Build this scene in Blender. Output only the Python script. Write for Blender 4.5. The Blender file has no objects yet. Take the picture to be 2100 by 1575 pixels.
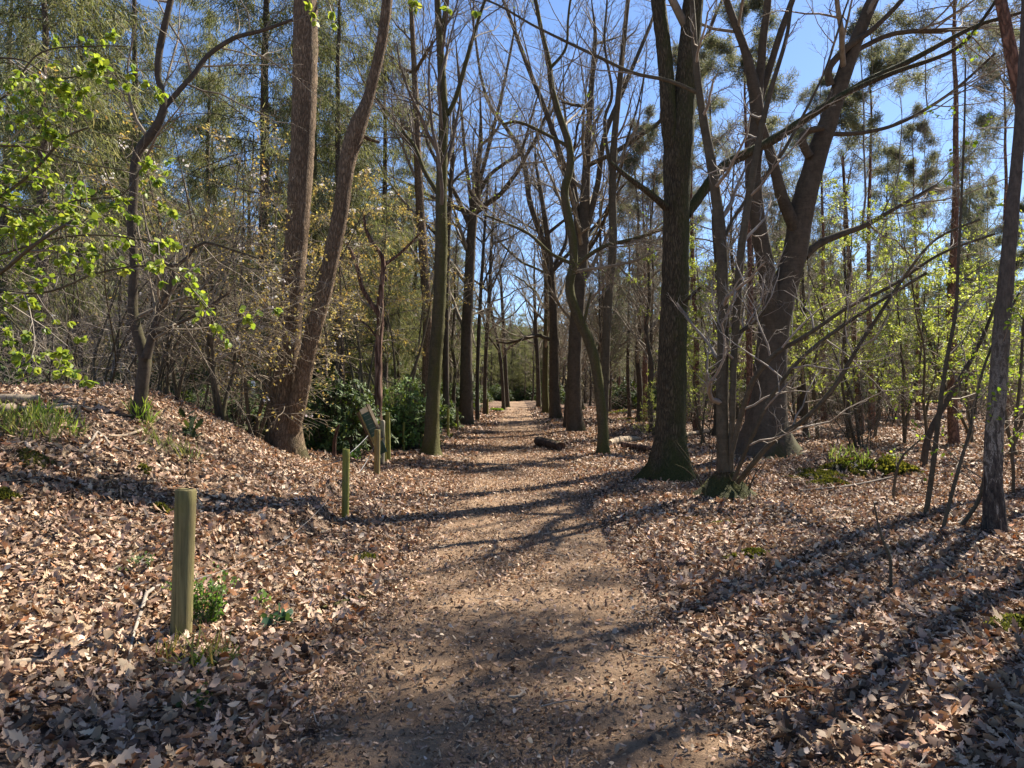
import bpy, math
import numpy as np
from mathutils import Vector

# ------------------------------------------------------------------ basics
F, CX, CY, HOR, CAMZ = 1577.0, 1050.0, 787.5, 822.0, 1.6
PITCH = math.atan((HOR - CY) / F)
SUN_AZ, SUN_EL = math.radians(47), math.radians(47)
sc = bpy.context.scene
COL = sc.collection
UP = np.array([0, 0, 1.0])


def rng(seed):
    return np.random.default_rng(seed)


def P(px, py, d):
    """Point seen at a photo pixel, at distance d along the path."""
    xc, zc = (px - CX) / F, -(py - CY) / F
    fy = math.cos(PITCH) - zc * math.sin(PITCH)
    fz = math.sin(PITCH) + zc * math.cos(PITCH)
    s = d / fy
    return np.array([xc * s, d, CAMZ + fz * s])


def smooth(a, b, x):
    t = np.clip((np.asarray(x, float) - a) / (b - a), 0, 1)
    return t * t * (3 - 2 * t)


def vnoise(x, y, seed=0):
    x = np.asarray(x, float); y = np.asarray(y, float)
    xi = np.floor(x).astype(np.int64); yi = np.floor(y).astype(np.int64)
    fx = x - xi; fy = y - yi
    fx = fx * fx * (3 - 2 * fx); fy = fy * fy * (3 - 2 * fy)

    def h(a, b):
        n = (a * 374761393 + b * 668265263 + seed * 974634777) & 0x7FFFFFFF
        n = ((n ^ (n >> 13)) * 1274126177) & 0x7FFFFFFF
        return ((n ^ (n >> 16)) & 0xFFFF) / 65535.0
    return ((h(xi, yi) * (1 - fx) + h(xi + 1, yi) * fx) * (1 - fy)
            + (h(xi, yi + 1) * (1 - fx) + h(xi + 1, yi + 1) * fx) * fy)


def H(x, y):
    """Height of the forest floor."""
    x = np.asarray(x, float); y = np.asarray(y, float)
    u = smooth(0, 1, (-x - 2.6) / 3.7)
    sy = smooth(3.0, 11.5, y) * (1 - 0.75 * smooth(12.5, 19.5, y))
    h = 1.42 * u * sy
    ax = np.abs(x)
    h = h + 0.09 * smooth(1.2, 2.5, ax)
    h = h + (vnoise(x * .33 + 7, y * .33) - .5) * .30 * smooth(1.9, 5, ax)
    h = h + (vnoise(x * .9 + 3, y * .9, 5) - .5) * .10 * smooth(1.3, 3, ax)
    h = h + (vnoise(x * 1.6, y * 1.1, 9) - .5) * .035
    h = h + .26 * smooth(-.13, .13, -(x + 2.55 + .7 * (vnoise(y * .55, 0 * y, 51) - .5))) * smooth(5, 7, y) * (1 - smooth(12, 15, y))
    h = h + 1.5 * smooth(10, 125, y)
    h = h + .5 * smooth(6, 30, ax) * vnoise(x * .07, y * .07, 3)
    # low mossy hump right of the path
    h = h + .46 * np.exp(-(((x - 6.6) / 1.25) ** 2 + ((y - 15.2) / .7) ** 2))
    h = h + .38 * np.exp(-(((x - 4.6) / 1.1) ** 2 + ((y - 30) / 1.1) ** 2))
    return h


def G(px, py):
    """Point of the forest floor seen at a photo pixel."""
    lo = None
    for d in np.concatenate([np.arange(2, 40, .1), np.arange(40, 220, .5)]):
        p = P(px, py, d)
        if p[2] <= H(p[0], p[1]):
            return np.array([p[0], p[1], float(H(p[0], p[1]))])
    p = P(px, py, 150)
    return np.array([p[0], p[1], float(H(p[0], p[1]))])


# ------------------------------------------------------------------ objects
def setp(o, label=None, cat=None, group=None, kind=None):
    if label: o['label'] = label
    if cat: o['category'] = cat
    if group: o['group'] = group
    if kind: o['kind'] = kind
    return o


def empty(name, loc, label, cat, group=None):
    o = bpy.data.objects.new(name, None)
    o.location = [float(v) for v in loc]
    o.empty_display_size = .2
    COL.objects.link(o)
    return setp(o, label, cat, group)


def norm(v):
    return v / np.maximum(np.linalg.norm(v, axis=-1, keepdims=True), 1e-9)


class MB:
    """Collects vertices and faces; build() links them as one mesh object."""

    def __init__(s):
        s.v, s.q, s.t, s.c, s.n = [], [], [], [], 0

    def add(s, v, quads=None, tris=None, col=None):
        v = np.asarray(v, float).reshape(-1, 3)
        if quads is not None and len(quads): s.q.append(np.asarray(quads, np.int64).reshape(-1, 4) + s.n)
        if tris is not None and len(tris): s.t.append(np.asarray(tris, np.int64).reshape(-1, 3) + s.n)
        s.v.append(v)
        if col is not None:
            col = np.asarray(col, float)
            if col.ndim == 1: col = np.tile(col, (len(v), 1))
            s.c.append(col)
        s.n += len(v)

    def build(s, name, mat, parent=None, smooth_faces=True):
        me = bpy.data.meshes.new(name)
        v = np.concatenate(s.v) if s.v else np.zeros((0, 3))
        off = np.zeros(3)
        if parent is not None:
            off = np.array(parent.location)
            p = parent.parent
            while p is not None:
                off = off + np.array(p.location); p = p.parent
        v = v - off
        q = np.concatenate(s.q) if s.q else np.zeros((0, 4), np.int64)
        t = np.concatenate(s.t) if s.t else np.zeros((0, 3), np.int64)
        me.vertices.add(len(v)); me.vertices.foreach_set('co', v.astype(np.float32).ravel())
        nl = q.size + t.size
        me.loops.add(nl)
        me.loops.foreach_set('vertex_index', np.concatenate([q.ravel(), t.ravel()]).astype(np.int32))
        me.polygons.add(len(q) + len(t))
        ls = np.concatenate([np.arange(len(q)) * 4, q.size + np.arange(len(t)) * 3]).astype(np.int32)
        me.polygons.foreach_set('loop_start', ls)
        me.polygons.foreach_set('use_smooth', np.full(len(q) + len(t), bool(smooth_faces)))
        if s.c:
            c = np.concatenate(s.c)
            a = me.color_attributes.new('col', 'FLOAT_COLOR', 'POINT')
            a.data.foreach_set('color', np.concatenate([c, np.ones((len(c), 1))], 1).astype(np.float32).ravel())
        me.update(calc_edges=True)
        me.materials.append(mat)
        o = bpy.data.objects.new(name, me)
        COL.objects.link(o)
        if parent is not None: o.parent = parent
        return o


def tubes(mb, Pn, R, S=3, rough=0.0, r=None, caps=False, col=None, flare=0, lobes=5, phase=0.):
    """N tubes at once: Pn (N,K,3) centre lines, R (N,K) radii."""
    Pn = np.asarray(Pn, float); R = np.asarray(R, float)
    if Pn.ndim == 2: Pn, R = Pn[None], R[None]
    N, K, _ = Pn.shape
    T = np.empty_like(Pn)
    T[:, 1:-1] = Pn[:, 2:] - Pn[:, :-2]; T[:, 0] = Pn[:, 1] - Pn[:, 0]; T[:, -1] = Pn[:, -1] - Pn[:, -2]
    T = norm(T)
    D = norm(Pn[:, -1] - Pn[:, 0])
    ref = np.where(np.abs(D[:, 2:3]) < .8, UP, np.array([1.0, 0, 0]))
    u = norm(np.cross(T, ref[:, None, :])); w = np.cross(T, u)
    a = np.arange(S) / S * 2 * np.pi + phase
    rr = np.repeat(R[:, :, None], S, 2)
    if rough and r is not None:
        rr = rr * (1 + rough * (r.random((N, K, S)) - .5) * 2)
    if flare:
        h = Pn[:, :, 2] - Pn[:, :1, 2]
        fl = np.exp(-h / flare[1])[:, :, None] * flare[0]
        rr = rr * (1 + fl * (.35 + .65 * np.maximum(0, np.cos(a * lobes + phase * 3))[None, None]))
    V = Pn[:, :, None] + rr[..., None] * (np.cos(a)[None, None, :, None] * u[:, :, None] + np.sin(a)[None, None, :, None] * w[:, :, None])
    i = np.arange(N)[:, None, None] * K * S + np.arange(K - 1)[None, :, None] * S
    j = np.arange(S)[None, None, :]; j2 = (j + 1) % S
    quads = np.stack([i + j, i + j2, i + S + j2, i + S + j], -1)[..., ::-1].reshape(-1, 4)
    V = V.reshape(-1, 3)
    tris = None
    if caps:
        n0 = len(V); ex = []; tr = []
        for n in range(N):
            for k in (0, K - 1):
                c = n0 + len(ex); ex.append(Pn[n, k])
                b = n * K * S + k * S
                for q in range(S):
                    tr.append([c, b + q, b + (q + 1) % S] if k else [c, b + (q + 1) % S, b + q])
        V = np.concatenate([V, np.array(ex)]); tris = np.array(tr)
    mb.add(V, quads, tris, col=col)


def resample(pts, rad, step=None, n=None):
    """Catmull-Rom through the points."""
    pts = np.asarray(pts, float); rad = np.asarray(rad, float)
    L = np.linalg.norm(np.diff(pts, axis=0), axis=1)
    s = np.concatenate([[0], np.cumsum(L)])
    if n is None: n = max(4, int(s[-1] / step) + 1)
    x = np.linspace(0, s[-1], n)
    i = np.clip(np.searchsorted(s, x, 'right') - 1, 0, len(pts) - 2)
    t = ((x - s[i]) / np.maximum(L[i], 1e-9))[:, None]
    p0 = pts[np.maximum(i - 1, 0)]; p1 = pts[i]; p2 = pts[i + 1]; p3 = pts[np.minimum(i + 2, len(pts) - 1)]
    c = .5 * (2 * p1 + (p2 - p0) * t + (2 * p0 - 5 * p1 + 4 * p2 - p3) * t ** 2 + (3 * p1 - p0 - 3 * p2 + p3) * t ** 3)
    return c, rad[i] * (1 - t[:, 0]) + rad[i + 1] * t[:, 0]


def grow(par, n, t0, t1, ang, length, K, wob, trop, rr, r, rtip=.3, rmin=.002, rel=True, rise=0., flat=1.0):
    """Child branches for all parents at once. par = (P (N,K,3), R (N,K), L (N,))."""
    Pp, Rp, Lp = par
    N, Kp, _ = Pp.shape
    idx = np.repeat(np.arange(N), n)
    M = len(idx)
    slot = np.tile(np.arange(n), N)
    t = t0 + (t1 - t0) * (slot + r.random(M)) / n
    f = t * (Kp - 1); i = np.clip(f.astype(int), 0, Kp - 2); a = (f - i)[:, None]
    pos = Pp[idx, i] * (1 - a) + Pp[idx, i + 1] * a
    rad = Rp[idx, i] * (1 - a[:, 0]) + Rp[idx, i + 1] * a[:, 0]
    tan = norm(Pp[idx, i + 1] - Pp[idx, i])
    rv = r.normal(size=(M, 3)); rv[:, 2] *= flat
    perp = norm(rv - (rv * tan).sum(1, keepdims=True) * tan)
    an = np.radians(r.normal(ang[0], ang[1], M))[:, None]
    d = norm(np.cos(an) * tan + np.sin(an) * perp + rise * UP)
    if rel: Lc = Lp[idx] * length * (1.15 - .75 * t) * r.uniform(.55, 1.25, M)
    else: Lc = length * (1.25 - .75 * (t - t0) / max(t1 - t0, .01)) * r.uniform(.6, 1.2, M)
    out = np.empty((M, K, 3)); out[:, 0] = pos
    st = (Lc / (K - 1))[:, None]
    for k in range(1, K):
        d = norm(d + r.normal(size=(M, 3)) * wob + trop * UP)
        out[:, k] = out[:, k - 1] + d * st
    r0 = np.maximum(rad * rr, rmin)
    R = r0[:, None] * np.linspace(1, rtip, K)[None]
    return out, np.maximum(R, rmin * .6), Lc


# leaf templates: stations along the leaf (x, half width)
TPL = {
    'oak': [(0, .015), (.12, .04), (.24, .17), (.31, .10), (.44, .25), (.52, .13), (.66, .26), (.74, .12), (.85, .16), (.91, .06), (1, .01)],
    'mid': [(0, .02), (.16, .09), (.32, .19), (.44, .13), (.62, .23), (.8, .13), (1, .01)],
    'diamond': [(0, .06), (.5, .30), (1, .05)],
    'ovate': [(0, .03), (.2, .27), (.5, .37), (.8, .22), (1, .0)],
    'lance': [(0, .03), (.3, .13), (.65, .14), (1, .0)],
    'strip': [(0, .5), (.5, .5), (1, .25)],
    'petal': [(0, .2), (.5, .45), (1, .2)],
}


def leaves(mb, tpl, pos, xdir, nrm, size, curl, fold, col, width=1.0, twist=None):
    st = np.array(TPL[tpl]); m = len(st); N = len(pos)
    if N == 0: return
    X = norm(xdir); Z = norm(nrm - (nrm * X).sum(1, keepdims=True) * X); Y = np.cross(Z, X)
    tx = np.repeat(st[:, 0], 3); ty = np.stack([-st[:, 1], 0 * st[:, 1], st[:, 1]], 1).ravel()
    wide = np.repeat(st[:, 1] > .18, 3) & (ty != 0)
    tx = tx + wide * (.05 if tpl == 'oak' else .015)
    size = np.broadcast_to(size, (N,)); curl = np.broadcast_to(curl, (N,)); fold = np.broadcast_to(fold, (N,))
    z = curl[:, None] * (tx ** 2)[None] + fold[:, None] * np.abs(ty)[None]
    if twist is not None: z = z + twist[:, None] * (tx * ty)[None] * 2
    W = np.broadcast_to(width, (N,))[:, None]
    V = pos[:, None] + size[:, None, None] * (tx[None, :, None] * X[:, None] + (ty[None] * W)[..., None] * Y[:, None] + z[..., None] * Z[:, None])
    b = (np.arange(N) * m * 3)[:, None, None]
    k = np.arange(m - 1)[None, :, None] * 3
    c = np.arange(2)[None, None, :]
    q = np.stack([b + k + c, b + k + 3 + c, b + k + 4 + c, b + k + 1 + c], -1).reshape(-1, 4)
    mb.add(V.reshape(-1, 3), q, col=np.repeat(col, m * 3, axis=0))


def palette(cols, w, N, r, jit=.15):
    cols = np.array(cols); w = np.array(w, float) / sum(w)
    c = cols[r.choice(len(cols), N, p=w)]
    return np.clip(c * r.uniform(1 - jit, 1 + jit, (N, 1)) * r.uniform(.94, 1.06, (N, 3)), 0, 1)


# ------------------------------------------------------------------ materials
def newmat(name):
    m = bpy.data.materials.new(name); m.use_nodes = True
    nt = m.node_tree; nt.nodes.clear()
    out = nt.nodes.new('ShaderNodeOutputMaterial')
    return m, nt, out


def ramp(nt, fac, stops):
    n = nt.nodes.new('ShaderNodeValToRGB')
    el = n.color_ramp.elements
    while len(el) < len(stops): el.new(.5)
    for e, (p, c) in zip(el, stops):
        e.position = p; e.color = (*c, 1)
    nt.links.new(fac, n.inputs[0])
    return n.outputs[0]


def noise(nt, vec, scale, detail=4, rough=.6, dist=0.):
    n = nt.nodes.new('ShaderNodeTexNoise')
    n.inputs['Scale'].default_value = scale; n.inputs['Detail'].default_value = detail
    n.inputs['Roughness'].default_value = rough; n.inputs['Distortion'].default_value = dist
    if vec is not None: nt.links.new(vec, n.inputs['Vector'])
    return n.outputs['Fac']


def mapping(nt, scale, coord='Object'):
    tc = nt.nodes.new('ShaderNodeTexCoord'); mp = nt.nodes.new('ShaderNodeMapping')
    mp.inputs['Scale'].default_value = scale
    nt.links.new(tc.outputs[coord], mp.inputs['Vector'])
    return mp.outputs[0]


def mix(nt, fac, a, b):
    n = nt.nodes.new('ShaderNodeMix'); n.data_type = 'RGBA'
    for sock, v in ((n.inputs[0], fac), (n.inputs[6], a), (n.inputs[7], b)):
        if isinstance(v, (int, float)): sock.default_value = v
        elif isinstance(v, tuple): sock.default_value = (*v, 1)
        else: nt.links.new(v, sock)
    return n.outputs[2]


def math_(nt, op, a, b=0., clamp=False):
    n = nt.nodes.new('ShaderNodeMath'); n.operation = op; n.use_clamp = clamp
    for s, v in zip(n.inputs, (a, b)):
        if isinstance(v, (int, float)): s.default_value = v
        else: nt.links.new(v, s)
    return n.outputs[0]


def principled(nt, out, col, rough=.9, bump=None, bstr=.5, bdist=.02, spec=.3):
    b = nt.nodes.new('ShaderNodeBsdfPrincipled')
    if isinstance(col, tuple): b.inputs['Base Color'].default_value = (*col, 1)
    else: nt.links.new(col, b.inputs['Base Color'])
    if isinstance(rough, (int, float)): b.inputs['Roughness'].default_value = rough
    else: nt.links.new(rough, b.inputs['Roughness'])
    b.inputs['Specular IOR Level'].default_value = spec
    if bump is not None:
        n = nt.nodes.new('ShaderNodeBump'); n.inputs['Strength'].default_value = bstr; n.inputs['Distance'].default_value = bdist
        nt.links.new(bump, n.inputs['Height']); nt.links.new(n.outputs[0], b.inputs['Normal'])
    nt.links.new(b.outputs[0], out.inputs['Surface'])
    return b


def warped(nt, v, scale, amount):
    dn = nt.nodes.new('ShaderNodeTexNoise'); dn.inputs['Scale'].default_value = scale; dn.inputs['Detail'].default_value = 4
    nt.links.new(v, dn.inputs['Vector'])
    sb = nt.nodes.new('ShaderNodeVectorMath'); sb.operation = 'SUBTRACT'; sb.inputs[1].default_value = (.5, .5, .5)
    nt.links.new(dn.outputs['Color'], sb.inputs[0])
    ml = nt.nodes.new('ShaderNodeVectorMath'); ml.operation = 'SCALE'; ml.inputs['Scale'].default_value = amount
    nt.links.new(sb.outputs[0], ml.inputs[0])
    ad = nt.nodes.new('ShaderNodeVectorMath'); ad.operation = 'ADD'
    nt.links.new(v, ad.inputs[0]); nt.links.new(ml.outputs[0], ad.inputs[1])
    return ad.outputs[0]


def bark(name, dark, light, moss=0., fiss=9., stretch=.16, bstr=.9, mosscol=(.085, .09, .024), low=0., smooth_bark=False):
    """Fissured or smooth bark, with patchy moss on its upper and sunny sides and (low) around the foot."""
    m, nt, out = newmat(name)
    v = mapping(nt, (fiss, fiss, fiss * stretch))
    n1 = noise(nt, v, 2.2, 7, .7, .5)
    if smooth_bark:
        ringv = mapping(nt, (2.2, 2.2, 26))
        rg = noise(nt, ringv, 1.2, 4, .65, .4)
        hgt = math_(nt, 'ADD', math_(nt, 'MULTIPLY', n1, .75), math_(nt, 'MULTIPLY', rg, .35))
    else:
        vo = nt.nodes.new('ShaderNodeTexVoronoi'); vo.feature = 'DISTANCE_TO_EDGE'; vo.inputs['Scale'].default_value = 1.6
        nt.links.new(warped(nt, v, 1.3, 1.6), vo.inputs['Vector'])
        crack = math_(nt, 'MULTIPLY', vo.outputs['Distance'], 2.4, True)
        hgt = math_(nt, 'ADD', math_(nt, 'MULTIPLY', crack, .6), math_(nt, 'MULTIPLY', n1, .65))
    col = ramp(nt, hgt, [(.15, tuple(c * .3 for c in dark)), (.42, dark), (.82, light)])
    big = noise(nt, mapping(nt, (1, 1, .45)), 2.0, 6, .7)
    col = mix(nt, math_(nt, 'MULTIPLY', math_(nt, 'SUBTRACT', big, .45), 3.2, True), col, ramp(nt, hgt, [(.25, tuple(c * .35 for c in dark)), (.75, dark)]))
    lich = noise(nt, mapping(nt, (1, 1, .8)), 6.5, 7, .75)
    col = mix(nt, math_(nt, 'MULTIPLY', math_(nt, 'SUBTRACT', lich, .63), 3.0, True), col, tuple(min(.5, c * 1.25 + .02) for c in light))
    if moss or low:
        geo = nt.nodes.new('ShaderNodeNewGeometry'); sep = nt.nodes.new('ShaderNodeSeparateXYZ')
        nt.links.new(geo.outputs['Normal'], sep.inputs[0])
        side = math_(nt, 'ADD', math_(nt, 'MULTIPLY', sep.outputs[2], .5), math_(nt, 'MULTIPLY', sep.outputs[0], .24))
        mk = math_(nt, 'ADD', noise(nt, mapping(nt, (1, 1, .55)), 4.2, 8, .75), side)
        mk = math_(nt, 'ADD', mk, moss - 1.0)
        if low:
            tc = nt.nodes.new('ShaderNodeTexCoord'); s2 = nt.nodes.new('ShaderNodeSeparateXYZ')
            nt.links.new(tc.outputs['Object'], s2.inputs[0])
            mk = math_(nt, 'ADD', mk, math_(nt, 'MULTIPLY', math_(nt, 'SUBTRACT', .8, s2.outputs[2], True), low))
        mk = math_(nt, 'MULTIPLY', mk, 3.2, True)
        mc = ramp(nt, noise(nt, mapping(nt, (1, 1, 1)), 34, 5, .75), [(.3, tuple(c * .35 for c in mosscol)), (.72, mosscol)])
        col = mix(nt, math_(nt, 'MULTIPLY', mk, .85), col, mc)
    principled(nt, out, col, .92, hgt, bstr, .04, .2)
    return m


def leafmat(name, trans=.4, rough=.6, spec=.3, tint=(1, 1, 1), fixed=None):
    """Leaf colour from the per-leaf attribute; light shines through thin leaves."""
    m, nt, out = newmat(name)
    if fixed is None:
        at = nt.nodes.new('ShaderNodeAttribute'); at.attribute_name = 'col'; c = at.outputs['Color']
    else:
        rg = nt.nodes.new('ShaderNodeRGB'); rg.outputs[0].default_value = (*fixed, 1); c = rg.outputs[0]
    b = nt.nodes.new('ShaderNodeBsdfPrincipled')
    nt.links.new(c, b.inputs['Base Color']); b.inputs['Roughness'].default_value = rough
    b.inputs['Specular IOR Level'].default_value = spec
    if trans > 0:
        t = nt.nodes.new('ShaderNodeBsdfTranslucent')
        mm = nt.nodes.new('ShaderNodeMix'); mm.data_type = 'RGBA'; mm.blend_type = 'MULTIPLY'; mm.inputs[0].default_value = 1
        nt.links.new(c, mm.inputs[6]); mm.inputs[7].default_value = (*tint, 1)
        nt.links.new(mm.outputs[2], t.inputs['Color'])
        ms = nt.nodes.new('ShaderNodeMixShader'); ms.inputs[0].default_value = trans
        nt.links.new(b.outputs[0], ms.inputs[1]); nt.links.new(t.outputs[0], ms.inputs[2])
        nt.links.new(ms.outputs[0], out.inputs['Surface'])
    else:
        nt.links.new(b.outputs[0], out.inputs['Surface'])
    return m


def twigmat(name, c1, c2, scale=3.):
    m, nt, out = newmat(name)
    col = ramp(nt, noise(nt, mapping(nt, (1, 1, 1)), scale, 5, .7), [(.35, c1), (.65, c2)])
    principled(nt, out, col, .8, None, spec=.3)
    return m


def flatmat(name, c, rough=.7, var=.15, scale=20., spec=.3, bstr=.3):
    m, nt, out = newmat(name)
    n = noise(nt, mapping(nt, (1, 1, 1)), scale, 5, .65)
    col = ramp(nt, n, [(.25, tuple(x * (1 - var) for x in c)), (.75, tuple(min(1, x * (1 + var)) for x in c))])
    principled(nt, out, col, rough, n, bstr, .01, spec)
    return m


def woodmat(name, dark, light, green=None, gpow=.5):
    m, nt, out = newmat(name)
    v = mapping(nt, (16, 16, .9))
    n = noise(nt, v, 2.5, 7, .72, .8)
    col = ramp(nt, n, [(.25, dark), (.68, light)])
    split = noise(nt, mapping(nt, (30, 30, .7)), 1.7, 4, .6, 1.2)
    col = mix(nt, math_(nt, 'MULTIPLY', math_(nt, 'SUBTRACT', split, .60), 9., True), col, tuple(c * .3 for c in dark))
    stain = noise(nt, mapping(nt, (2.5, 2.5, 1.2)), 2.2, 6, .7)
    col = mix(nt, math_(nt, 'MULTIPLY', math_(nt, 'SUBTRACT', stain, .52), 3., True), col, tuple(c * .75 for c in dark))
    if green:
        g = noise(nt, mapping(nt, (1, 1, .6)), 4.5, 5, .65)
        col = mix(nt, math_(nt, 'MULTIPLY', math_(nt, 'SUBTRACT', g, 1 - gpow), 4., True), col, green)
    principled(nt, out, col, .85, n, .5, .01, .25)
    return m


M = {}
M['oak'] = bark('red_oak_bark', (.135, .092, .056), (.31, .22, .14), moss=.24, fiss=17, stretch=.2, low=0.)
M['mossy_oak'] = bark('mossy_oak_bark', (.06, .047, .028), (.155, .12, .075), moss=.58, fiss=17, stretch=.2, low=.35)
M['beech'] = bark('beech_bark', (.065, .051, .034), (.14, .108, .076), moss=.25, fiss=4, stretch=.8, bstr=.6, low=.3, mosscol=(.06, .06, .018), smooth_bark=True)
M['beech_dark'] = bark('dark_beech_bark', (.05, .04, .028), (.115, .092, .066), moss=.25, fiss=5, stretch=.5, bstr=.4, low=.4, smooth_bark=True)
M['mossy'] = bark('mossy_bark', (.06, .049, .029), (.15, .122, .075), moss=.66, fiss=9, stretch=.4, low=.4, mosscol=(.115, .11, .03), smooth_bark=True)
M['slim'] = bark('smooth_brown_bark', (.068, .054, .034), (.155, .124, .082), moss=.28, fiss=6, stretch=.6, bstr=.35, low=.2, smooth_bark=True)
M['hazel'] = bark('dark_hazel_bark', (.055, .042, .030), (.13, .10, .07), moss=.30, fiss=6, stretch=.6, bstr=.35, low=.2, smooth_bark=True)
M['pine'] = bark('pine_bark', (.13, .072, .05), (.30, .16, .105), moss=.0, fiss=7, stretch=.35)
M['spruce'] = bark('spruce_bark', (.085, .064, .048), (.20, .16, .125), moss=.22, fiss=9, stretch=.4)
M['dead'] = bark('peeling_dead_bark', (.085, .045, .03), (.32, .205, .145), moss=.10, fiss=6, stretch=.12)
M['twig'] = twigmat('twig_bark', (.125, .10, .068), (.27, .218, .155))
M['twig_pale'] = twigmat('pale_twig_bark', (.17, .14, .11), (.33, .28, .225))
M['twig_dark'] = twigmat('dark_twig_bark', (.08, .062, .048), (.18, .145, .11))
M['leaf_green'] = leafmat('fresh_green_leaf', .5, .5, .35, (1.15, 1.12, .75))
M['leaf_dark'] = leafmat('glossy_evergreen_leaf', .3, .58, .25, (1.3, 1.15, .4))
M['needle'] = leafmat('needle_foliage', .5, .6, .25, (1.1, 1.05, .75))
M['copper'] = leafmat('copper_young_leaf', .45, .6, .2, (1.2, 1.1, .8))
M['blossom'] = leafmat('white_blossom', .3, .7, .2)
M['litter'] = leafmat('dry_leaf', .12, .62, .28, (1.1, .9, .7))
M['grass'] = leafmat('grass_blade', .5, .6, .3, (1.3, 1.25, .7))


def birch_bark():
    m, nt, out = newmat('birch_bark')
    v = mapping(nt, (7, 7, 2.4))
    n = noise(nt, warped(nt, v, 1.2, 1.2), 1.9, 8, .72, .6)
    n2 = noise(nt, mapping(nt, (9, 9, 3)), 3.5, 6, .7)
    tc = nt.nodes.new('ShaderNodeTexCoord'); s = nt.nodes.new('ShaderNodeSeparateXYZ'); nt.links.new(tc.outputs['Object'], s.inputs[0])
    zz = math_(nt, 'MULTIPLY', math_(nt, 'SUBTRACT', s.outputs[2], .5), .085, False)
    zz = math_(nt, 'MINIMUM', zz, .13)
    k = math_(nt, 'ADD', math_(nt, 'ADD', math_(nt, 'MULTIPLY', n, .8), math_(nt, 'MULTIPLY', n2, .25)), zz)
    low = ramp(nt, k, [(.44, (.02, .016, .013)), (.53, (.06, .046, .036)), (.60, (.12, .095, .072)), (.625, (.36, .31, .25)), (.67, (.12, .095, .07))])
    up = ramp(nt, n2, [(.3, (.05, .038, .028)), (.7, (.145, .112, .082))])
    hi = math_(nt, 'MULTIPLY', math_(nt, 'SUBTRACT', s.outputs[2], 1.3), .7, True)
    col = mix(nt, hi, low, up)
    band = noise(nt, mapping(nt, (1.4, 1.4, 22)), 1.6, 5, .7)
    col = mix(nt, math_(nt, 'MULTIPLY', math_(nt, 'SUBTRACT', band, .56), 5., True), col, (.045, .034, .026))
    principled(nt, out, col, .8, k, .8, .03, .25)
    return m


M['birch'] = birch_bark()


def ground_mat():
    m, nt, out = newmat('leaf_strewn_soil')
    v = mapping(nt, (1, 1, 1))
    vo = nt.nodes.new('ShaderNodeTexVoronoi'); vo.inputs['Scale'].default_value = 11
    dn = nt.nodes.new('ShaderNodeTexNoise'); dn.inputs['Scale'].default_value = 9; dn.inputs['Detail'].default_value = 5
    nt.links.new(v, dn.inputs['Vector'])
    av = nt.nodes.new('ShaderNodeMixRGB'); av.inputs[0].default_value = .12
    nt.links.new(v, av.inputs[1]); nt.links.new(dn.outputs['Color'], av.inputs[2]); nt.links.new(av.outputs[0], vo.inputs['Vector'])
    sp = nt.nodes.new('ShaderNodeSeparateXYZ'); nt.links.new(vo.outputs['Color'], sp.inputs[0])
    cell = ramp(nt, sp.outputs[0], [(.0, (.05, .03, .02)), (.35, (.12, .075, .048)), (.65, (.23, .15, .098)), (.9, (.36, .25, .17)), (1., (.30, .12, .05))])
    fine = noise(nt, v, 40, 5, .7)
    col = mix(nt, math_(nt, 'MULTIPLY', fine, .7), cell, (.075, .05, .035))
    gp = noise(nt, v, .32, 5, .65)
    col = mix(nt, math_(nt, 'MULTIPLY', math_(nt, 'SUBTRACT', gp, .60), 4., True), col, (.075, .085, .03))
    principled(nt, out, col, .95, math_(nt, 'ADD', vo.outputs['Distance'], fine), .8, .05, .15)
    return m


def path_mat():
    m, nt, out = newmat('trodden_sandy_soil')
    v = mapping(nt, (1, 1, 1))
    big = noise(nt, v, 1.1, 6, .65)
    mid = noise(nt, v, 14, 6, .7)
    fine = noise(nt, v, 95, 4, .75)
    col = ramp(nt, big, [(.3, (.19, .122, .074)), (.66, (.345, .232, .142))])
    col = mix(nt, math_(nt, 'MULTIPLY', math_(nt, 'SUBTRACT', mid, .55), 4., True), col, (.12, .08, .055))
    col = mix(nt, math_(nt, 'MULTIPLY', math_(nt, 'SUBTRACT', fine, .56), 5., True), col, (.07, .047, .034))
    col = mix(nt, math_(nt, 'MULTIPLY', math_(nt, 'SUBTRACT', .40, fine), 5., True), col, (.36, .265, .19))
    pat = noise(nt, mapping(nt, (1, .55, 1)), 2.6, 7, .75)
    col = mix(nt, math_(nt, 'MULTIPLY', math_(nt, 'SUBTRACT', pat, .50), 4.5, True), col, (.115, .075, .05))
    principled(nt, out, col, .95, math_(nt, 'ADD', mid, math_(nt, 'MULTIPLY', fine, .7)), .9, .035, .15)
    return m


# ------------------------------------------------------------------ ground
def grid(name, xs, ys, zf, mat):
    X, Y = np.meshgrid(xs, ys)
    V = np.stack([X, Y, zf(X, Y)], -1).reshape(-1, 3)
    nx, ny = len(xs), len(ys)
    i = (np.arange(ny - 1)[:, None] * nx + np.arange(nx - 1)[None]).ravel()
    mb = MB(); mb.add(V, np.stack([i, i + 1, i + nx + 1, i + nx], 1))
    return mb.build(name, mat)


def spaced(a, b, s0, g):
    out = [a]; s = s0
    while out[-1] < b: out.append(out[-1] + s); s *= g
    return out


HALF = 1.2


def path_half(y):
    return HALF + .16 * (vnoise(y * .5, 0 * y, 21) - .5) + .12 * (vnoise(y * 2.1, 0 * y, 22) - .5)


def path_c(y):
    return .02 + .006 * np.asarray(y, float)


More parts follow.
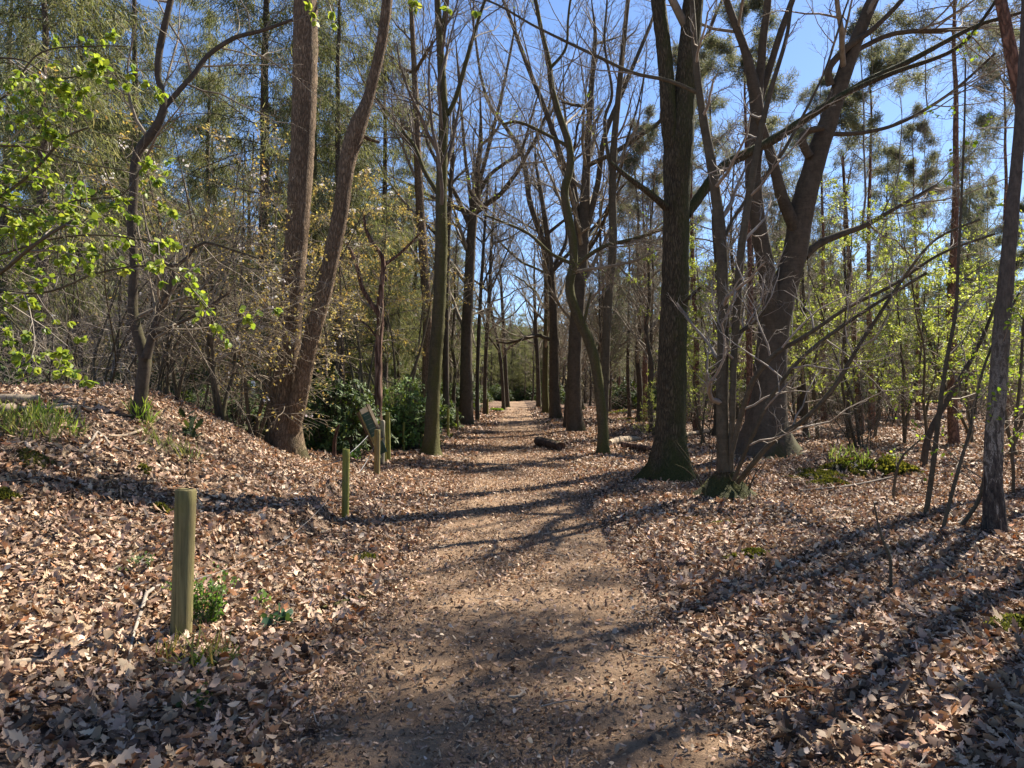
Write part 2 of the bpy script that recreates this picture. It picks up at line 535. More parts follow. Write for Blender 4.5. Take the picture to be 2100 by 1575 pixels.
xr = spaced(0, 420, .12, 1.025)
xs = sorted(set([-v for v in xr] + xr))
ys = [-v for v in spaced(0, 300, .5, 1.2)][::-1][:-1] + spaced(0, 26, .12, 1.0) + spaced(26.2, 620, .2, 1.03)


def ground_z(X, Y):
    dip = .05 * (1 - smooth(.75, 1.05, np.abs(X - path_c(Y)) / path_half(Y)))
    return H(X, Y) - dip


g = grid('ground', np.array(xs), np.array(ys), ground_z, ground_mat())
setp(g, 'woodland floor of brown soil and old leaves on both sides of the path', 'ground', kind='structure')

yp = np.array(spaced(-12, 26, .15, 1.0) + spaced(26.2, 175, .3, 1.02))
uu = np.linspace(-1, 1, 25)
Yp = np.repeat(yp[:, None], 25, 1)
Xp = path_c(Yp) + path_half(Yp) * uu[None]
Zp = H(Xp, Yp) + .004 - .075 * smooth(.82, 1., np.abs(uu))[None] - .03 * (1 - np.abs(uu)[None]) ** 2
mb = MB()
i = (np.arange(len(yp) - 1)[:, None] * 25 + np.arange(24)[None]).ravel()
mb.add(np.stack([Xp, Yp, Zp], -1), np.stack([i, i + 1, i + 26, i + 25], 1))
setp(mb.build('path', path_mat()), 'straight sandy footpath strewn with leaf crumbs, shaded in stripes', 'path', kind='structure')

# ------------------------------------------------------------------ leaf litter
LIT = [(.48, .335, .225), (.37, .25, .162), (.26, .17, .107), (.125, .078, .05), (.055, .036, .025), (.36, .165, .07), (.58, .45, .335)]


def pathness(x, y):
    return 1 - smooth(.30, 1.45, np.abs(x - path_c(y)) / HALF)


def floor_points(n, y0, y1, wide, r, pathkeep=.13):
    y = np.sqrt(r.uniform(y0 ** 2, y1 ** 2, n)); x = (r.random(n) * 2 - 1) * (.68 * y + wide)
    clump = vnoise(x * 1.3, y * 1.3, 31) * .6 + vnoise(x * .4, y * .4, 32) * .5
    keep = r.random(n) < np.where(r.random(n) < pathness(x, y), pathkeep * (.2 + 1.6 * clump) * (1 + .03 * y), .45 + .75 * clump)
    return x[keep], y[keep]


def floor_normal(x, y, e=.08):
    gx = (H(x + e, y) - H(x - e, y)) / (2 * e); gy = (H(x, y + e) - H(x, y - e)) / (2 * e)
    return norm(np.stack([-gx, -gy, np.ones_like(gx)], -1))


r = rng(5)
mb = MB()
for tpl, n, y0, y1, wide, s0, s1, lift in (('oak', 42000, 1.6, 8, 1.6, .045, .12, .05), ('mid', 46000, 1.6, 8, 1.6, .02, .07, .06), ('ovate', 22000, 1.6, 8, 1.6, .03, .07, .06), ('mid', 150000, 8, 17, 2., .035, .11, .05), ('diamond', 60000, 8, 17, 2., .02, .06, .06),
                                           ('diamond', 170000, 17, 36, 2, .05, .13, .04), ('diamond', 80000, 36, 75, 2, .12, .22, .04)):
    x, y = floor_points(n, y0, y1, wide, r)
    N = len(x)
    nrm = floor_normal(x, y)
    z = H(x, y) + r.random(N) ** 2 * lift + .006
    tilt = norm(nrm + r.normal(size=(N, 3)) * np.where(r.random((N, 1)) < .35, .85, .35))
    xd = r.normal(size=(N, 3)); xd = norm(xd - (xd * tilt).sum(1, keepdims=True) * tilt)
    size = s0 + (s1 - s0) * r.random(N) ** 1.3
    size *= np.where(pathness(x, y) > .4, .55, 1.)
    leaves(mb, tpl, np.stack([x, y, z], 1) - xd * size[:, None] * .5, xd, tilt, size,
           r.normal(.05, .32, N), r.normal(.1, .5, N), palette(LIT, [5, 6.5, 6, 4, 3, 1.1, 1.0], N, r), width=r.uniform(.7, 1.25, N), twist=r.normal(0, .35, N))
setp(mb.build('fallen_leaves', M['litter']), 'brown fallen oak leaves covering the woodland floor', 'leaf litter', kind='stuff')

mb = MB()
n = 520000
y = 1.6 + 34 * r.random(n) ** 1.5; x = path_c(y) + r.normal(0, 1.05, n)
k = (np.abs(x) < 2.6) & (np.abs(x) < .68 * y + 1.5); x, y = x[k], y[k]
k = r.random(len(x)) < .12 + .95 * smooth(.3, .8, vnoise(x * 1.1, y * .8, 41)) * (.35 + .65 * smooth(.2, 1.2, np.abs(x - path_c(y)))); x, y = x[k], y[k]
N = len(x); nrm = floor_normal(x, y)
tilt = norm(nrm + r.normal(size=(N, 3)) * .55); xd = r.normal(size=(N, 3)); xd = norm(xd - (xd * tilt).sum(1, keepdims=True) * tilt)
leaves(mb, 'diamond', np.stack([x, y, H(x, y) + .004 + r.random(N) * .012 - .02 * pathness(x, y)], 1), xd, tilt, (.006 + .024 * r.random(N) ** 2) * (1 + y * .055), r.normal(0, .3, N), r.normal(0, .4, N),
       palette([(.36, .24, .15), (.25, .16, .098), (.14, .088, .056), (.06, .042, .03), (.44, .32, .22)], [5, 5, 4, 2.5, 1.5], N, r), width=r.uniform(.4, 1.3, N))
setp(mb.build('leaf_crumbs', M['litter']), 'small broken leaf crumbs trodden into the path', 'leaf litter', kind='stuff')

x = r.normal(6.5, 1.0, 420); y = r.normal(15.1, .55, 420); N = 420
mb = MB(); nrm = floor_normal(x, y); xd = r.normal(size=(N, 3))
leaves(mb, 'mid', np.stack([x, y, H(x, y) + r.uniform(.03, .13, N)], 1), xd, norm(nrm + r.normal(size=(N, 3)) * .6), r.uniform(.05, .12, N), r.normal(.05, .3, N), r.normal(.1, .4, N), palette(LIT, [5, 5, 4, 2, 1, 1, 2], N, r))
setp(mb.build('fallen_leaves', M['litter']), 'fallen leaves caught in the moss of the low hump', 'leaf litter', kind='stuff')

# twigs lying about
mb = MB(); n = 2600
y = np.sqrt(r.uniform(1.8 ** 2, 24 ** 2, n)); x = (r.random(n) * 2 - 1) * (.68 * y + 1.5)
k = r.random(n) > .6 * pathness(x, y); x, y = x[k], y[k]; n = len(x)
a = r.uniform(0, 6.28, n); L = r.uniform(.06, .4, n)
pts = np.empty((n, 4, 3))
for j in range(4):
    xx = x + np.cos(a) * L * (j / 3 - .5) + r.normal(0, .01, n); yy = y + np.sin(a) * L * (j / 3 - .5) + r.normal(0, .01, n)
    pts[:, j] = np.stack([xx, yy, H(xx, yy) + .03 + r.random(n) * .02], 1)
rad = r.uniform(.0018, .005, n)
tubes(mb, pts, rad[:, None] * np.array([1, .9, .8, .6])[None], 4)
setp(mb.build('twig_litter', M['twig_pale']), 'small dry twigs scattered among the fallen leaves', 'twigs', kind='stuff')


# ------------------------------------------------------------------ tree builders
def trace(px, d, w=None):
    """Photo outline points (px, py, width px[, depth offset]) at distance d -> points, radii in metres."""
    pts, rad = [], []
    for p in px:
        dd = d + (p[3] if len(p) > 3 else 0)
        pts.append(P(p[0], p[1], dd)); rad.append(p[2] * .5 * dd / F)
    return np.array(pts), np.array(rad)


def extend(pts, rad, top, r, wob=.10, up=.12, tip=.018):
    """Carry a stem on above the frame to height top."""
    pts = [p for p in pts]; rad = list(rad)
    d = norm(pts[-1] - pts[-2]); st = .8
    n = max(1, int((top - pts[-1][2]) / st / max(.35, d[2])))
    r0 = rad[-1]
    for k in range(n):
        d = norm(d + r.normal(size=3) * wob + up * UP)
        pts.append(pts[-1] + d * st); rad.append(max(tip, r0 * (1 - (k + 1) / n * .93)))
        if pts[-1][2] > top: break
    return np.array(pts), np.array(rad)


def buds(mb, br, n, size, cols, w, r, tpl='diamond', droop=.3, spread=.02, width=1., t0=.3):
    """Leaves along a batch of twigs."""
    Pp, Rp, Lp = br
    N, K, _ = Pp.shape
    idx = r.integers(0, N, n); f = (t0 + (1 - t0) * r.random(n)) * (K - 1.001); i = f.astype(int); a = (f - i)[:, None]
    pos = Pp[idx, i] * (1 - a) + Pp[idx, i + 1] * a + r.normal(size=(n, 3)) * spread
    tan = norm(Pp[idx, i + 1] - Pp[idx, i])
    xd = norm(tan * .6 + r.normal(size=(n, 3)) * .7 - droop * UP)
    nr = norm(UP * .9 + r.normal(size=(n, 3)) * .6)
    leaves(mb, tpl, pos, xd, nr, r.uniform(size[0], size[1], n), r.normal(-.12, .18, n), r.normal(.15, .25, n), palette(cols, w, n, r), width=width)


def stem_batch(stems, K=26):
    a = [resample(p, q, n=K) for p, q in stems]
    Pn = np.stack([x[0] for x in a]); R = np.stack([x[1] for x in a])
    L = np.linalg.norm(np.diff(Pn, axis=1), axis=2).sum(1)
    return Pn, R, L


def tree(name, label, cat, stems, mat, twig, seed, levels, group=None, flare=(.9, .35), sides=16, base=None, partnames=None, bud=None, step=.16, sel=None, rough=.05, lobes=5):
    """stems: list of (points, radii); the first is the trunk. levels: growth settings from the stems outwards."""
    r = rng(seed)
    b = stems[0][0][0] if base is None else base
    root = empty(name, b, label, cat, group)
    for k, (p, q) in enumerate(stems):
        q = np.asarray(q)
        pp, qq = resample(p, q, step=max(step, q.max() * .5))
        mb = MB(); S = sides if q.max() > .06 else 8
        tubes(mb, pp, qq, S, rough, r, flare=flare if k == 0 and flare else 0, lobes=lobes, phase=r.random() * 6)
        mb.build('trunk' if k == 0 else (partnames[k] if partnames else 'limb'), mat, root)
    br = stem_batch(stems if sel is None else [stems[i] for i in sel])
    mb = MB(); out = []
    for lv in levels:
        lv = dict(lv); S = lv.pop('S', 3)
        br = grow(br, r=r, **lv)
        out.append(br)
        tubes(mb, br[0], br[1], S)
    crown = None
    if levels:
        crown = mb.build('crown', twig, root)
    if bud and levels:
        fm = MB(); buds(fm, out[-1], r=r, **bud[1])
        if len(out) > 1 and not bud[1].get('only_tip'):
            pass
        fm.build('foliage', bud[0], crown)
    return root, out


LEAFY = [(.20, .30, .02), (.26, .36, .035), (.13, .22, .02), (.32, .38, .05)]


def lv(n, t0, t1, ang, sd, length, K=5, wob=.12, trop=.03, rr=.6, S=3, **kw):
    return dict(n=n, t0=t0, t1=t1, ang=(ang, sd), length=length, K=K, wob=wob, trop=trop, rr=rr, S=S, **kw)


def crown_levels(d, n=(12, 7, 7, 4), L=(5.0, .5, .45, .5), t0=.35, ang=(48, 42, 45, 45), trop=(.10, .05, .02, .0), wob=(.12, .16, .2, .22), rr=(.42, .55, .6, .7)):
    m = max(.0020, .00012 * d)
    out = []
    for k in range(len(n)):
        out.append(lv(n[k], t0 if k == 0 else .12, 1., ang[k], 12, L[k], K=(9, 7, 5, 4)[k], wob=wob[k], trop=trop[k], rr=rr[k],
                      S=(6, 4, 3, 3)[k], rel=k > 0, rmin=m * (3, 2, 1.3, 1)[k]))
    return out


# ------------------------------------------------------------------ the traced trees
r = rng(11)


def traced(pxs, basepx, top=None, d=None, below=.15, seed=0):
    """Stems from photo outlines; the first starts on the floor at basepx."""
    b = G(*basepx) if d is None else None
    dd = b[1] if d is None else d
    rr_ = rng(seed); res = []
    for k, px in enumerate(pxs):
        p, q = trace(px, dd)
        if k == 0:
            z = float(H(p[0][0], p[0][1]))
            p[0][2] = z - below
        if top is not None and px[-1][1] < 40:
            p, q = extend(p, q, top * (1 if k == 0 else rr_.uniform(.8, 1.)), rr_)
        res.append((p, q))
    return res, dd


# twin-stemmed oak left of the path
st, d = traced([
    [(590, 930, 66), (585, 880, 62), (584, 820, 56), (589, 760, 51), (594, 680, 48), (601, 580, 46), (611, 450, 48), (620, 300, 49), (625, 180, 50), (627, 60, 50), (626, 0, 48)],
    [(596, 890, 34, -.1), (608, 840, 36, -.2), (618, 795, 35, -.3), (636, 700, 33, -.4), (664, 600, 33, -.4), (694, 455, 33, -.4), (706, 380, 31, -.4), (714, 325, 33, -.4), (724, 288, 38, -.4), (737, 250, 36, -.4), (754, 205, 23, -.4), (768, 150, 22, -.4), (782, 90, 22, -.4), (794, 0, 22, -.4)],
    [(730, 270, 12, -.3), (752, 283, 9, -.3), (778, 292, 6, -.3)],
], (592, 932), top=18, seed=1)
D_OAK = d
tree('oak_tree', 'twin stemmed oak with brown furrowed bark on the left bank above the rhododendron', 'tree', st, M['oak'], M['twig'], 1,
     crown_levels(d, n=(11, 6, 6, 4), t0=.62, L=(4.5, .5, .45, .5)), sel=[0, 1], partnames=['trunk', 'trunk', 'branch_stub'], flare=(.75, .4))

# big straight oak right of the path
st, d = traced([
    [(1372, 985, 74), (1374, 940, 66), (1376, 860, 60), (1379, 740, 58), (1384, 600, 55), (1386, 480, 53), (1388, 400, 54), (1390, 330, 60), (1395, 270, 58), (1404, 200, 46), (1412, 110, 44), (1422, 0, 42)],
    [(1380, 300, 40, -.05), (1372, 240, 34, -.1), (1366, 150, 31, -.1), (1358, 70, 30, -.1), (1350, 0, 30, -.1)],
    [(1408, 440, 20, .1), (1440, 395, 22, .4), (1480, 345, 21, .6), (1530, 315, 20, .7), (1580, 290, 19, .8), (1640, 252, 18, .9), (1700, 212, 15, 1), (1780, 165, 13, 1.1), (1860, 128, 12, 1.2), (1940, 85, 10, 1.3), (2010, 50, 8, 1.3), (2110, 20, 6, 1.4)],
    [(1640, 252, 12, .9), (1740, 190, 12, 1.0), (1830, 150, 10, .9), (1960, 100, 8, .8), (2030, 20, 7, .8), (2060, -30, 6, .8)],
    [(1366, 425, 16, -.2), (1330, 395, 13, -.4), (1290, 365, 11, -.5), (1252, 333, 8, -.5)],
    [(1402, 620, 8, -.3), (1420, 605, 8, -.4), (1436, 590, 6, -.5)],
], (1370, 988), top=19, seed=2)
D_BIG = d
tree('oak_tree', 'thick straight oak right of the path, forked high up with a mossy foot', 'tree', st, M['mossy_oak'], M['twig'], 2,
     crown_levels(d, n=(12, 7, 6, 4), t0=.45, L=(4.4, .5, .45, .5)), sel=[0, 1, 2, 3], partnames=['trunk', 'trunk', 'limb', 'limb', 'branch_stub', 'branch_stub'], flare=(1.7, .36), lobes=5)

# beech with two great stems
st, d = traced([
    [(1569, 930, 82), (1571, 880, 76), (1577, 800, 65), (1583, 720, 62), (1592, 650, 60), (1612, 580, 50), (1630, 520, 49), (1641, 450, 48), (1655, 390, 46), (1675, 320, 42), (1695, 260, 38), (1715, 200, 34), (1738, 130, 30), (1765, 60, 26), (1790, 0, 24)],
    [(1588, 690, 44, -.1), (1578, 600, 36, -.2), (1566, 520, 34, -.2), (1552, 440, 32, -.2), (1545, 370, 32, -.2), (1548, 300, 32, -.2), (1552, 240, 30, -.2), (1548, 190, 26, -.2), (1530, 110, 18, -.2), (1512, 60, 16, -.2), (1490, 0, 14, -.2)],
    [(1552, 215, 22, -.1), (1560, 140, 18, 0), (1566, 70, 16, 0), (1575, 0, 14, 0)],
    [(1553, 215, 18, .1), (1575, 150, 15, .2), (1600, 70, 14, .3), (1625, 0, 12, .3)],
    [(1632, 470, 28, -.1), (1604, 405, 24, -.2), (1590, 350, 22, -.3), (1572, 290, 20, -.3), (1555, 240, 16, -.4)],
    [(1650, 525, 18, .2), (1680, 500, 16, .3), (1725, 480, 14, .4), (1775, 462, 11, .5), (1840, 425, 8, .6), (1920, 380, 6, .7)],
    [(1660, 320, 18, -.2), (1645, 290, 17, -.3), (1655, 270, 15, -.3), (1690, 262, 11, -.4)],
    [(1704, 175, 17, -.1), (1700, 140, 15, -.2), (1740, 95, 13, -.2), (1790, 60, 11, -.2), (1850, 0, 9, -.2)],
    [(1745, 110, 10, .2), (1830, 70, 10, .4), (1930, 62, 9, .6), (2030, 55, 7, .8)],
    [(1700, 275, 10, .2), (1770, 272, 8, .4), (1850, 250, 7, .5), (1950, 190, 6, .6), (2040, 110, 5, .7)],
], (1569, 934), top=21, seed=3)
D_BEECH = d
tree('beech_tree', 'massive grey beech with a broad mossy foot splitting into two great stems', 'tree', st, M['beech'], M['twig'], 3,
     crown_levels(d, n=(11, 8, 6, 4), t0=.42, L=(4.5, .52, .46, .5), trop=(.06, .03, .01, 0)), sel=[0, 1, 2, 3, 5, 7, 8, 9],
     partnames=['trunk', 'trunk'] + ['limb'] * 8, flare=(1.6, .5), lobes=4)

# slim coppiced tree in front of them
st, d = traced([
    [(1487, 1012, 38), (1485, 970, 29), (1483, 930, 26), (1482, 880, 25), (1481, 780, 24), (1483, 680, 23), (1482, 580, 23), (1478, 480, 23), (1468, 400, 21), (1458, 330, 20), (1445, 260, 18), (1433, 180, 15), (1425, 100, 13), (1418, 0, 11)],
    [(1497, 985, 12, -.05), (1502, 850, 12, -.1), (1505, 740, 13, -.1), (1511, 640, 17, -.1), (1517, 540, 16, -.1), (1530, 440, 15, -.1), (1545, 350, 14, -.1), (1562, 260, 12, -.1), (1585, 170, 10, -.1), (1612, 80, 8, -.1), (1625, 0, 6, -.1)],
    [(1500, 930, 10, -.2), (1520, 850, 11, -.3), (1545, 780, 11, -.5), (1590, 725, 10, -.7), (1650, 690, 9, -.8), (1740, 630, 8, -1), (1830, 585, 7, -1.1), (1930, 520, 6, -1.2), (2040, 480, 5, -1.3)],
    [(1512, 990, 10, -.3), (1545, 950, 11, -.5), (1590, 900, 11, -.7), (1650, 860, 10, -.9), (1710, 795, 9, -1.1), (1755, 720, 8, -1.2), (1800, 650, 7, -1.3), (1860, 560, 6, -1.4), (1920, 490, 5, -1.5), (2010, 450, 4, -1.6)],
    [(1505, 985, 9, -.4), (1540, 900, 9, -.7), (1590, 800, 8, -.9), (1660, 720, 8, -1.1), (1770, 640, 7, -1.2), (1900, 560, 6, -1.3)],
    [(1430, 190, 9, 0), (1370, 165, 8, .1), (1300, 150, 7.5, .2), (1230, 118, 7, .2), (1160, 85, 6, .3), (1090, 50, 5, .3), (1010, 5, 4.5, .3)],
    [(1500, 760, 9, 0), (1512, 690, 9, 0), (1560, 650, 7, 0), (1580, 600, 5, 0)],
    [(1483, 500, 6, .1), (1500, 455, 6, .2), (1545, 390, 7, .3), (1600, 320, 7, .3), (1640, 250, 6, .4), (1690, 150, 5, .4), (1715, 75, 5, .5), (1740, 0, 4, .5)],
], (1487, 1016), top=10, seed=4)
D_COP = d
tree('coppiced_tree', 'slim grey multi stemmed tree in front of the big beech, low stems sweeping sideways', 'tree', st, M['slim'], M['twig_pale'], 4,
     [lv(9, .12, 1, 50, 15, 1.5, K=7, wob=.22, trop=.05, rr=.5, S=4, rel=False, rmin=.005), lv(5, .15, 1, 48, 14, .55, K=6, wob=.26, trop=.08, rr=.6, rmin=.0034), lv(4, .2, 1, 45, 15, .55, K=5, wob=.28, trop=.12, rr=.7, rmin=.0026)],
     partnames=['trunk', 'trunk', 'limb', 'limb', 'limb', 'limb', 'limb', 'limb'], flare=(3.6, .16), lobes=7)

cop = [o for o in bpy.data.objects if o.name.startswith('coppiced_tree')][0]
cb = np.array(cop.location); cz = float(H(cb[0], cb[1]))
mb = MB(); tubes(mb, np.array([[cb[0], cb[1], cz - .12], [cb[0], cb[1], cz + .03], [cb[0], cb[1], cz + .12], [cb[0], cb[1], cz + .24], [cb[0], cb[1], cz + .38]]), np.array([.62, .44, .33, .24, .13]), 22, .16, rng(41), caps=True)
mb.build('root_stool', M['mossy_oak'], cop)

# curved mossy tree
st, d = traced([
    [(1237, 930, 24), (1236, 880, 21), (1230, 810, 21), (1222, 750, 21), (1208, 700, 21), (1190, 660, 21), (1174, 620, 20), (1168, 585, 19), (1176, 540, 18), (1174, 490, 18), (1163, 430, 17), (1158, 390, 17), (1170, 340, 16), (1165, 290, 15), (1148, 240, 14), (1132, 180, 12), (1126, 130, 11), (1110, 60, 9), (1098, 0, 8)],
    [(1176, 555, 9, -.1), (1200, 530, 9, -.2), (1240, 505, 8, -.3), (1300, 490, 7, -.4), (1360, 470, 6, -.5)],
    [(1165, 300, 8, 0), (1100, 265, 7, .1), (1060, 250, 6, .1), (1030, 255, 5, .1)],
    [(1172, 540, 8, .1), (1130, 520, 7, .2), (1085, 480, 6, .2), (1030, 455, 5, .3), (990, 440, 4, .3)],
    [(1196, 665, 7, -.1), (1205, 630, 6, -.1), (1212, 600, 4, -.1)],
    [(1128, 140, 7, 0), (1160, 100, 6, .1), (1165, 40, 5, .2), (1170, 0, 5, .2)],
], (1237, 932), top=12, seed=5)
tree('crooked_tree', 'crooked mossy tree leaning out over the path, bent low down, bare branches', 'tree', st, M['mossy'], M['twig'], 5,
     crown_levels(d, n=(7, 5, 5, 4), L=(2.6, .5, .48, .5), t0=.35), partnames=['trunk', 'limb', 'limb', 'limb', 'branch_stub', 'limb'], flare=(1.2, .22), lobes=4,
     bud=(M['leaf_green'], dict(n=500, size=(.03, .06), cols=LEAFY, w=[1, 1, .5, 1])))

# straight pale tree just behind it
st, d = traced([
    [(1236, 880, 18), (1240, 800, 18), (1243, 700, 18), (1249, 600, 17), (1257, 500, 17), (1256, 400, 16), (1259, 300, 14), (1268, 200, 12), (1278, 100, 10), (1288, 0, 9)],
    [(1252, 350, 7), (1240, 250, 7), (1255, 190, 6), (1240, 90, 5), (1245, 0, 4)],
], None, d=27.5, top=14, seed=6)
tree('bare_tree', 'straight thin brown tree close behind the crooked mossy tree', 'tree', st, M['slim'], M['twig'], 6, crown_levels(d, n=(8, 5, 5, 4), L=(2.6, .5, .45, .5), t0=.5))

# mossy slim tree on the left edge of the path
st, d = traced([
    [(883, 933, 34), (885, 890, 30), (889, 800, 28), (896, 700, 27), (902, 600, 26), (905, 500, 26), (905, 420, 24), (907, 330, 22), (910, 250, 20), (907, 170, 18), (902, 90, 15), (897, 0, 13)],
    [(918, 235, 10, 0), (935, 200, 10, .1), (955, 130, 9, .1), (975, 60, 7, .2), (995, 0, 6, .2)],
    [(905, 70, 9, 0), (912, 30, 9, 0), (915, 0, 8, 0)],
    [(897, 395, 10, .2), (870, 350, 9, .4), (850, 300, 8, .6), (825, 270, 6, .8)],
], (884, 936), top=15, seed=7)
tree('mossy_tree', 'slender dark tree with moss down its sunny side at the left edge of the path', 'tree', st, M['mossy'], M['twig_dark'], 7, crown_levels(d, n=(9, 6, 5, 4), L=(3.2, .5, .48, .5), t0=.42, ang=(40, 40, 45, 45)), flare=(1.2, .25), lobes=4)

# peeling dead tree beside the sign
st, d = traced([
    [(776, 885, 17), (776, 800, 15), (776, 720, 15), (780, 660, 14), (779, 625, 15), (783, 580, 10), (786, 540, 10), (780, 520, 9), (762, 495, 8), (750, 470, 7), (746, 440, 5)],
    [(777, 645, 10), (760, 620, 9), (742, 590, 9), (734, 555, 8), (722, 520, 7), (708, 495, 5)],
    [(785, 545, 7, .1), (820, 520, 6, .2), (860, 480, 4, .2)],
    [(780, 700, 5), (755, 670, 4), (730, 650, 3)],
], None, d=19.5, seed=8)
tree('dead_tree', 'thin dead tree with red brown peeling bark beside the leaning sign', 'tree', st, M['dead'], M['twig'], 8,
     [lv(5, .45, 1, 55, 12, .9, K=6, wob=.25, trop=.1, rr=.5, rel=False, rmin=.006, S=4), lv(4, .2, 1, 50, 12, .5, K=5, wob=.25, rmin=.004)], flare=(.2, .2), rough=.14)

# hazel like tree on the bank
st, d = traced([
    [(284, 862, 27), (290, 800, 26), (298, 740, 25), (287, 700, 22), (274, 650, 20), (272, 600, 18), (276, 540, 18), (270, 470, 18), (274, 400, 18), (276, 340, 17), (286, 305, 18), (312, 275, 19), (332, 235, 17), (336, 205, 14), (324, 160, 13), (326, 110, 14), (336, 60, 14), (350, 0, 12)],
    [(300, 735, 20, -.1), (312, 690, 16, -.1), (328, 640, 14, -.1), (345, 600, 12, -.2), (358, 555, 11, -.2), (352, 540, 8, -.2)],
    [(336, 222, 11, .1), (372, 180, 11, .2), (400, 150, 11, .3), (425, 115, 10, .4), (480, 78, 9, .5), (540, 62, 8, .6), (600, 40, 6, .7)],
    [(315, 685, 8, -.1), (350, 670, 8, -.2), (385, 655, 6, -.2), (410, 640, 5, -.3), (470, 600, 4, -.3)],
    [(345, 545, 7, -.2), (375, 540, 7, -.3), (395, 510, 7, -.3), (425, 497, 6, -.4), (470, 510, 5, -.4), (530, 530, 4, -.4)],
], (284, 866), top=11, seed=9)
D_HAZ = d
tree('hazel_tree', 'dark kinked tree with several stems standing on the left bank', 'tree', st, M['hazel'], M['twig'], 9,
     [lv(9, .15, 1, 50, 15, 1.9, K=7, wob=.2, trop=.06, rr=.42, S=4, rel=False, rmin=.006), lv(6, .15, 1, 45, 14, .5, K=6, wob=.24, trop=.02, rmin=.0035), lv(5, .2, 1, 45, 14, .5, K=5, wob=.26, rmin=.0026)],
     partnames=['trunk', 'limb', 'limb', 'limb', 'limb'], flare=(.5, .2))

# birch on the right
st, d = traced([
    [(2037, 1090, 46), (2038, 1040, 38), (2036, 975, 34), (2040, 880, 34), (2046, 800, 33), (2053, 700, 33), (2061, 600, 30), (2070, 500, 27), (2077, 420, 25), (2084, 350, 23), (2092, 250, 21), (2098, 150, 19), (2104, 0, 17)],
], (2037, 1094), top=14, seed=10)
D_BIR = d
tree('birch_tree', 'birch with cracked black and white bark at the right edge of the wood', 'tree', st, M['birch'], M['twig_dark'], 10,
     crown_levels(d, n=(16, 6, 6, 5), L=(2.4, .5, .5, .55), t0=.38, ang=(45, 40, 45, 45), trop=(.04, -.03, -.08, -.1)), flare=(.5, .25))

# leaning stem of another tree entering at the top right
st, d = traced([[(2240, 900, 30), (2190, 640, 28), (2140, 420, 27), (2110, 280, 26), (2088, 180, 25), (2070, 90, 24), (2052, 0, 22)]], None, d=10.8, top=13, seed=12)
st[0][0][0][2] = float(H(st[0][0][0][0], st[0][0][0][1])) - .1
tree('leaning_pine', 'reddish stem leaning in behind the birch', 'tree', st, M['pine'], M['twig_dark'], 12, crown_levels(d, n=(14, 7, 6), L=(2.8, .5, .5), t0=.62),
     bud=(M['needle'], dict(n=3000, size=(.10, .2), cols=[(.06, .074, .028), (.105, .125, .048)], w=[1, 1], tpl='strip', width=.14, spread=.12)))

# thin saplings at the right
SAP = [
    ('dark thin leaning sapling between the mossy hump and the birch', [(1892, 962, 15), (1900, 910, 13), (1920, 860, 12), (1955, 800, 11), (1990, 740, 9), (2020, 680, 7), (2050, 600, 5)], (1892, 964), 'twig_dark'),
    ('tall wavy sapling rising just left of the birch', [(1895, 1055, 11), (1910, 980, 11), (1920, 900, 10), (1932, 800, 9), (1945, 720, 8), (1960, 640, 7), (1965, 540, 6), (1972, 400, 5), (1978, 250, 4), (1980, 120, 3)], (1895, 1058), 'slim'),
    ('curved sapling growing out towards the birch foot', [(1926, 1085, 8), (1950, 1020, 8), (1972, 940, 7), (1990, 880, 7), (2005, 800, 6), (2030, 720, 5), (2090, 600, 4)], (1926, 1088), 'slim'),
    ('bent sapling arching up against the birch trunk', [(1945, 1082, 9), (1985, 1060, 9), (2010, 1020, 8), (2022, 960, 7), (2035, 900, 6), (2060, 800, 5)], (1945, 1085), 'slim'),
    ('knobbly brown young tree standing alone beyond the mossy hump', [(1766, 888, 14), (1765, 850, 13), (1758, 790, 12), (1752, 720, 11), (1750, 640, 10), (1742, 540, 9), (1735, 440, 7), (1728, 320, 5)], (1766, 890), 'dead'),
    ('slim forked sapling right of the knobbly young tree', [(1793, 893, 7), (1800, 850, 7), (1805, 800, 6), (1815, 740, 5), (1840, 660, 4)], (1793, 895), 'slim'),
    ('grey sapling in front of the mossy hump bending right', [(1828, 1025, 6), (1836, 980, 6), (1843, 950, 5), (1855, 930, 4), (1890, 900, 3)], (1828, 1027), 'slim'),
    ('thin sapling at the far right beside the birch', [(2078, 1020, 7), (2078, 960, 7), (2076, 930, 6), (2090, 800, 6), (2100, 650, 5)], (2078, 1022), 'slim'),
]
for k, (lab, px, bp, mt) in enumerate(SAP):
    st, d = traced([px], bp, seed=20 + k)
    small = px[-1][1] > 890
    root, _ = tree('sapling', lab, 'sapling', st, M[mt] if mt != 'twig_dark' else M['beech_dark'], M['twig'], 20 + k,
                   [lv(3 if small else 9, .3, 1, 45, 14, .25 if small else 1.0, K=6, wob=.22, trop=.1, rr=.5, rel=False, rmin=.004), lv(4, .2, 1, 45, 14, .5, K=5, wob=.25, trop=.05, rmin=.0028)],
                   flare=(.3, .1), sides=8, group=None,
                   bud=(M['leaf_green'], dict(n=30 if small else 160, size=(.035, .06), cols=LEAFY, w=[1, 1, .5, 1], tpl='ovate')))

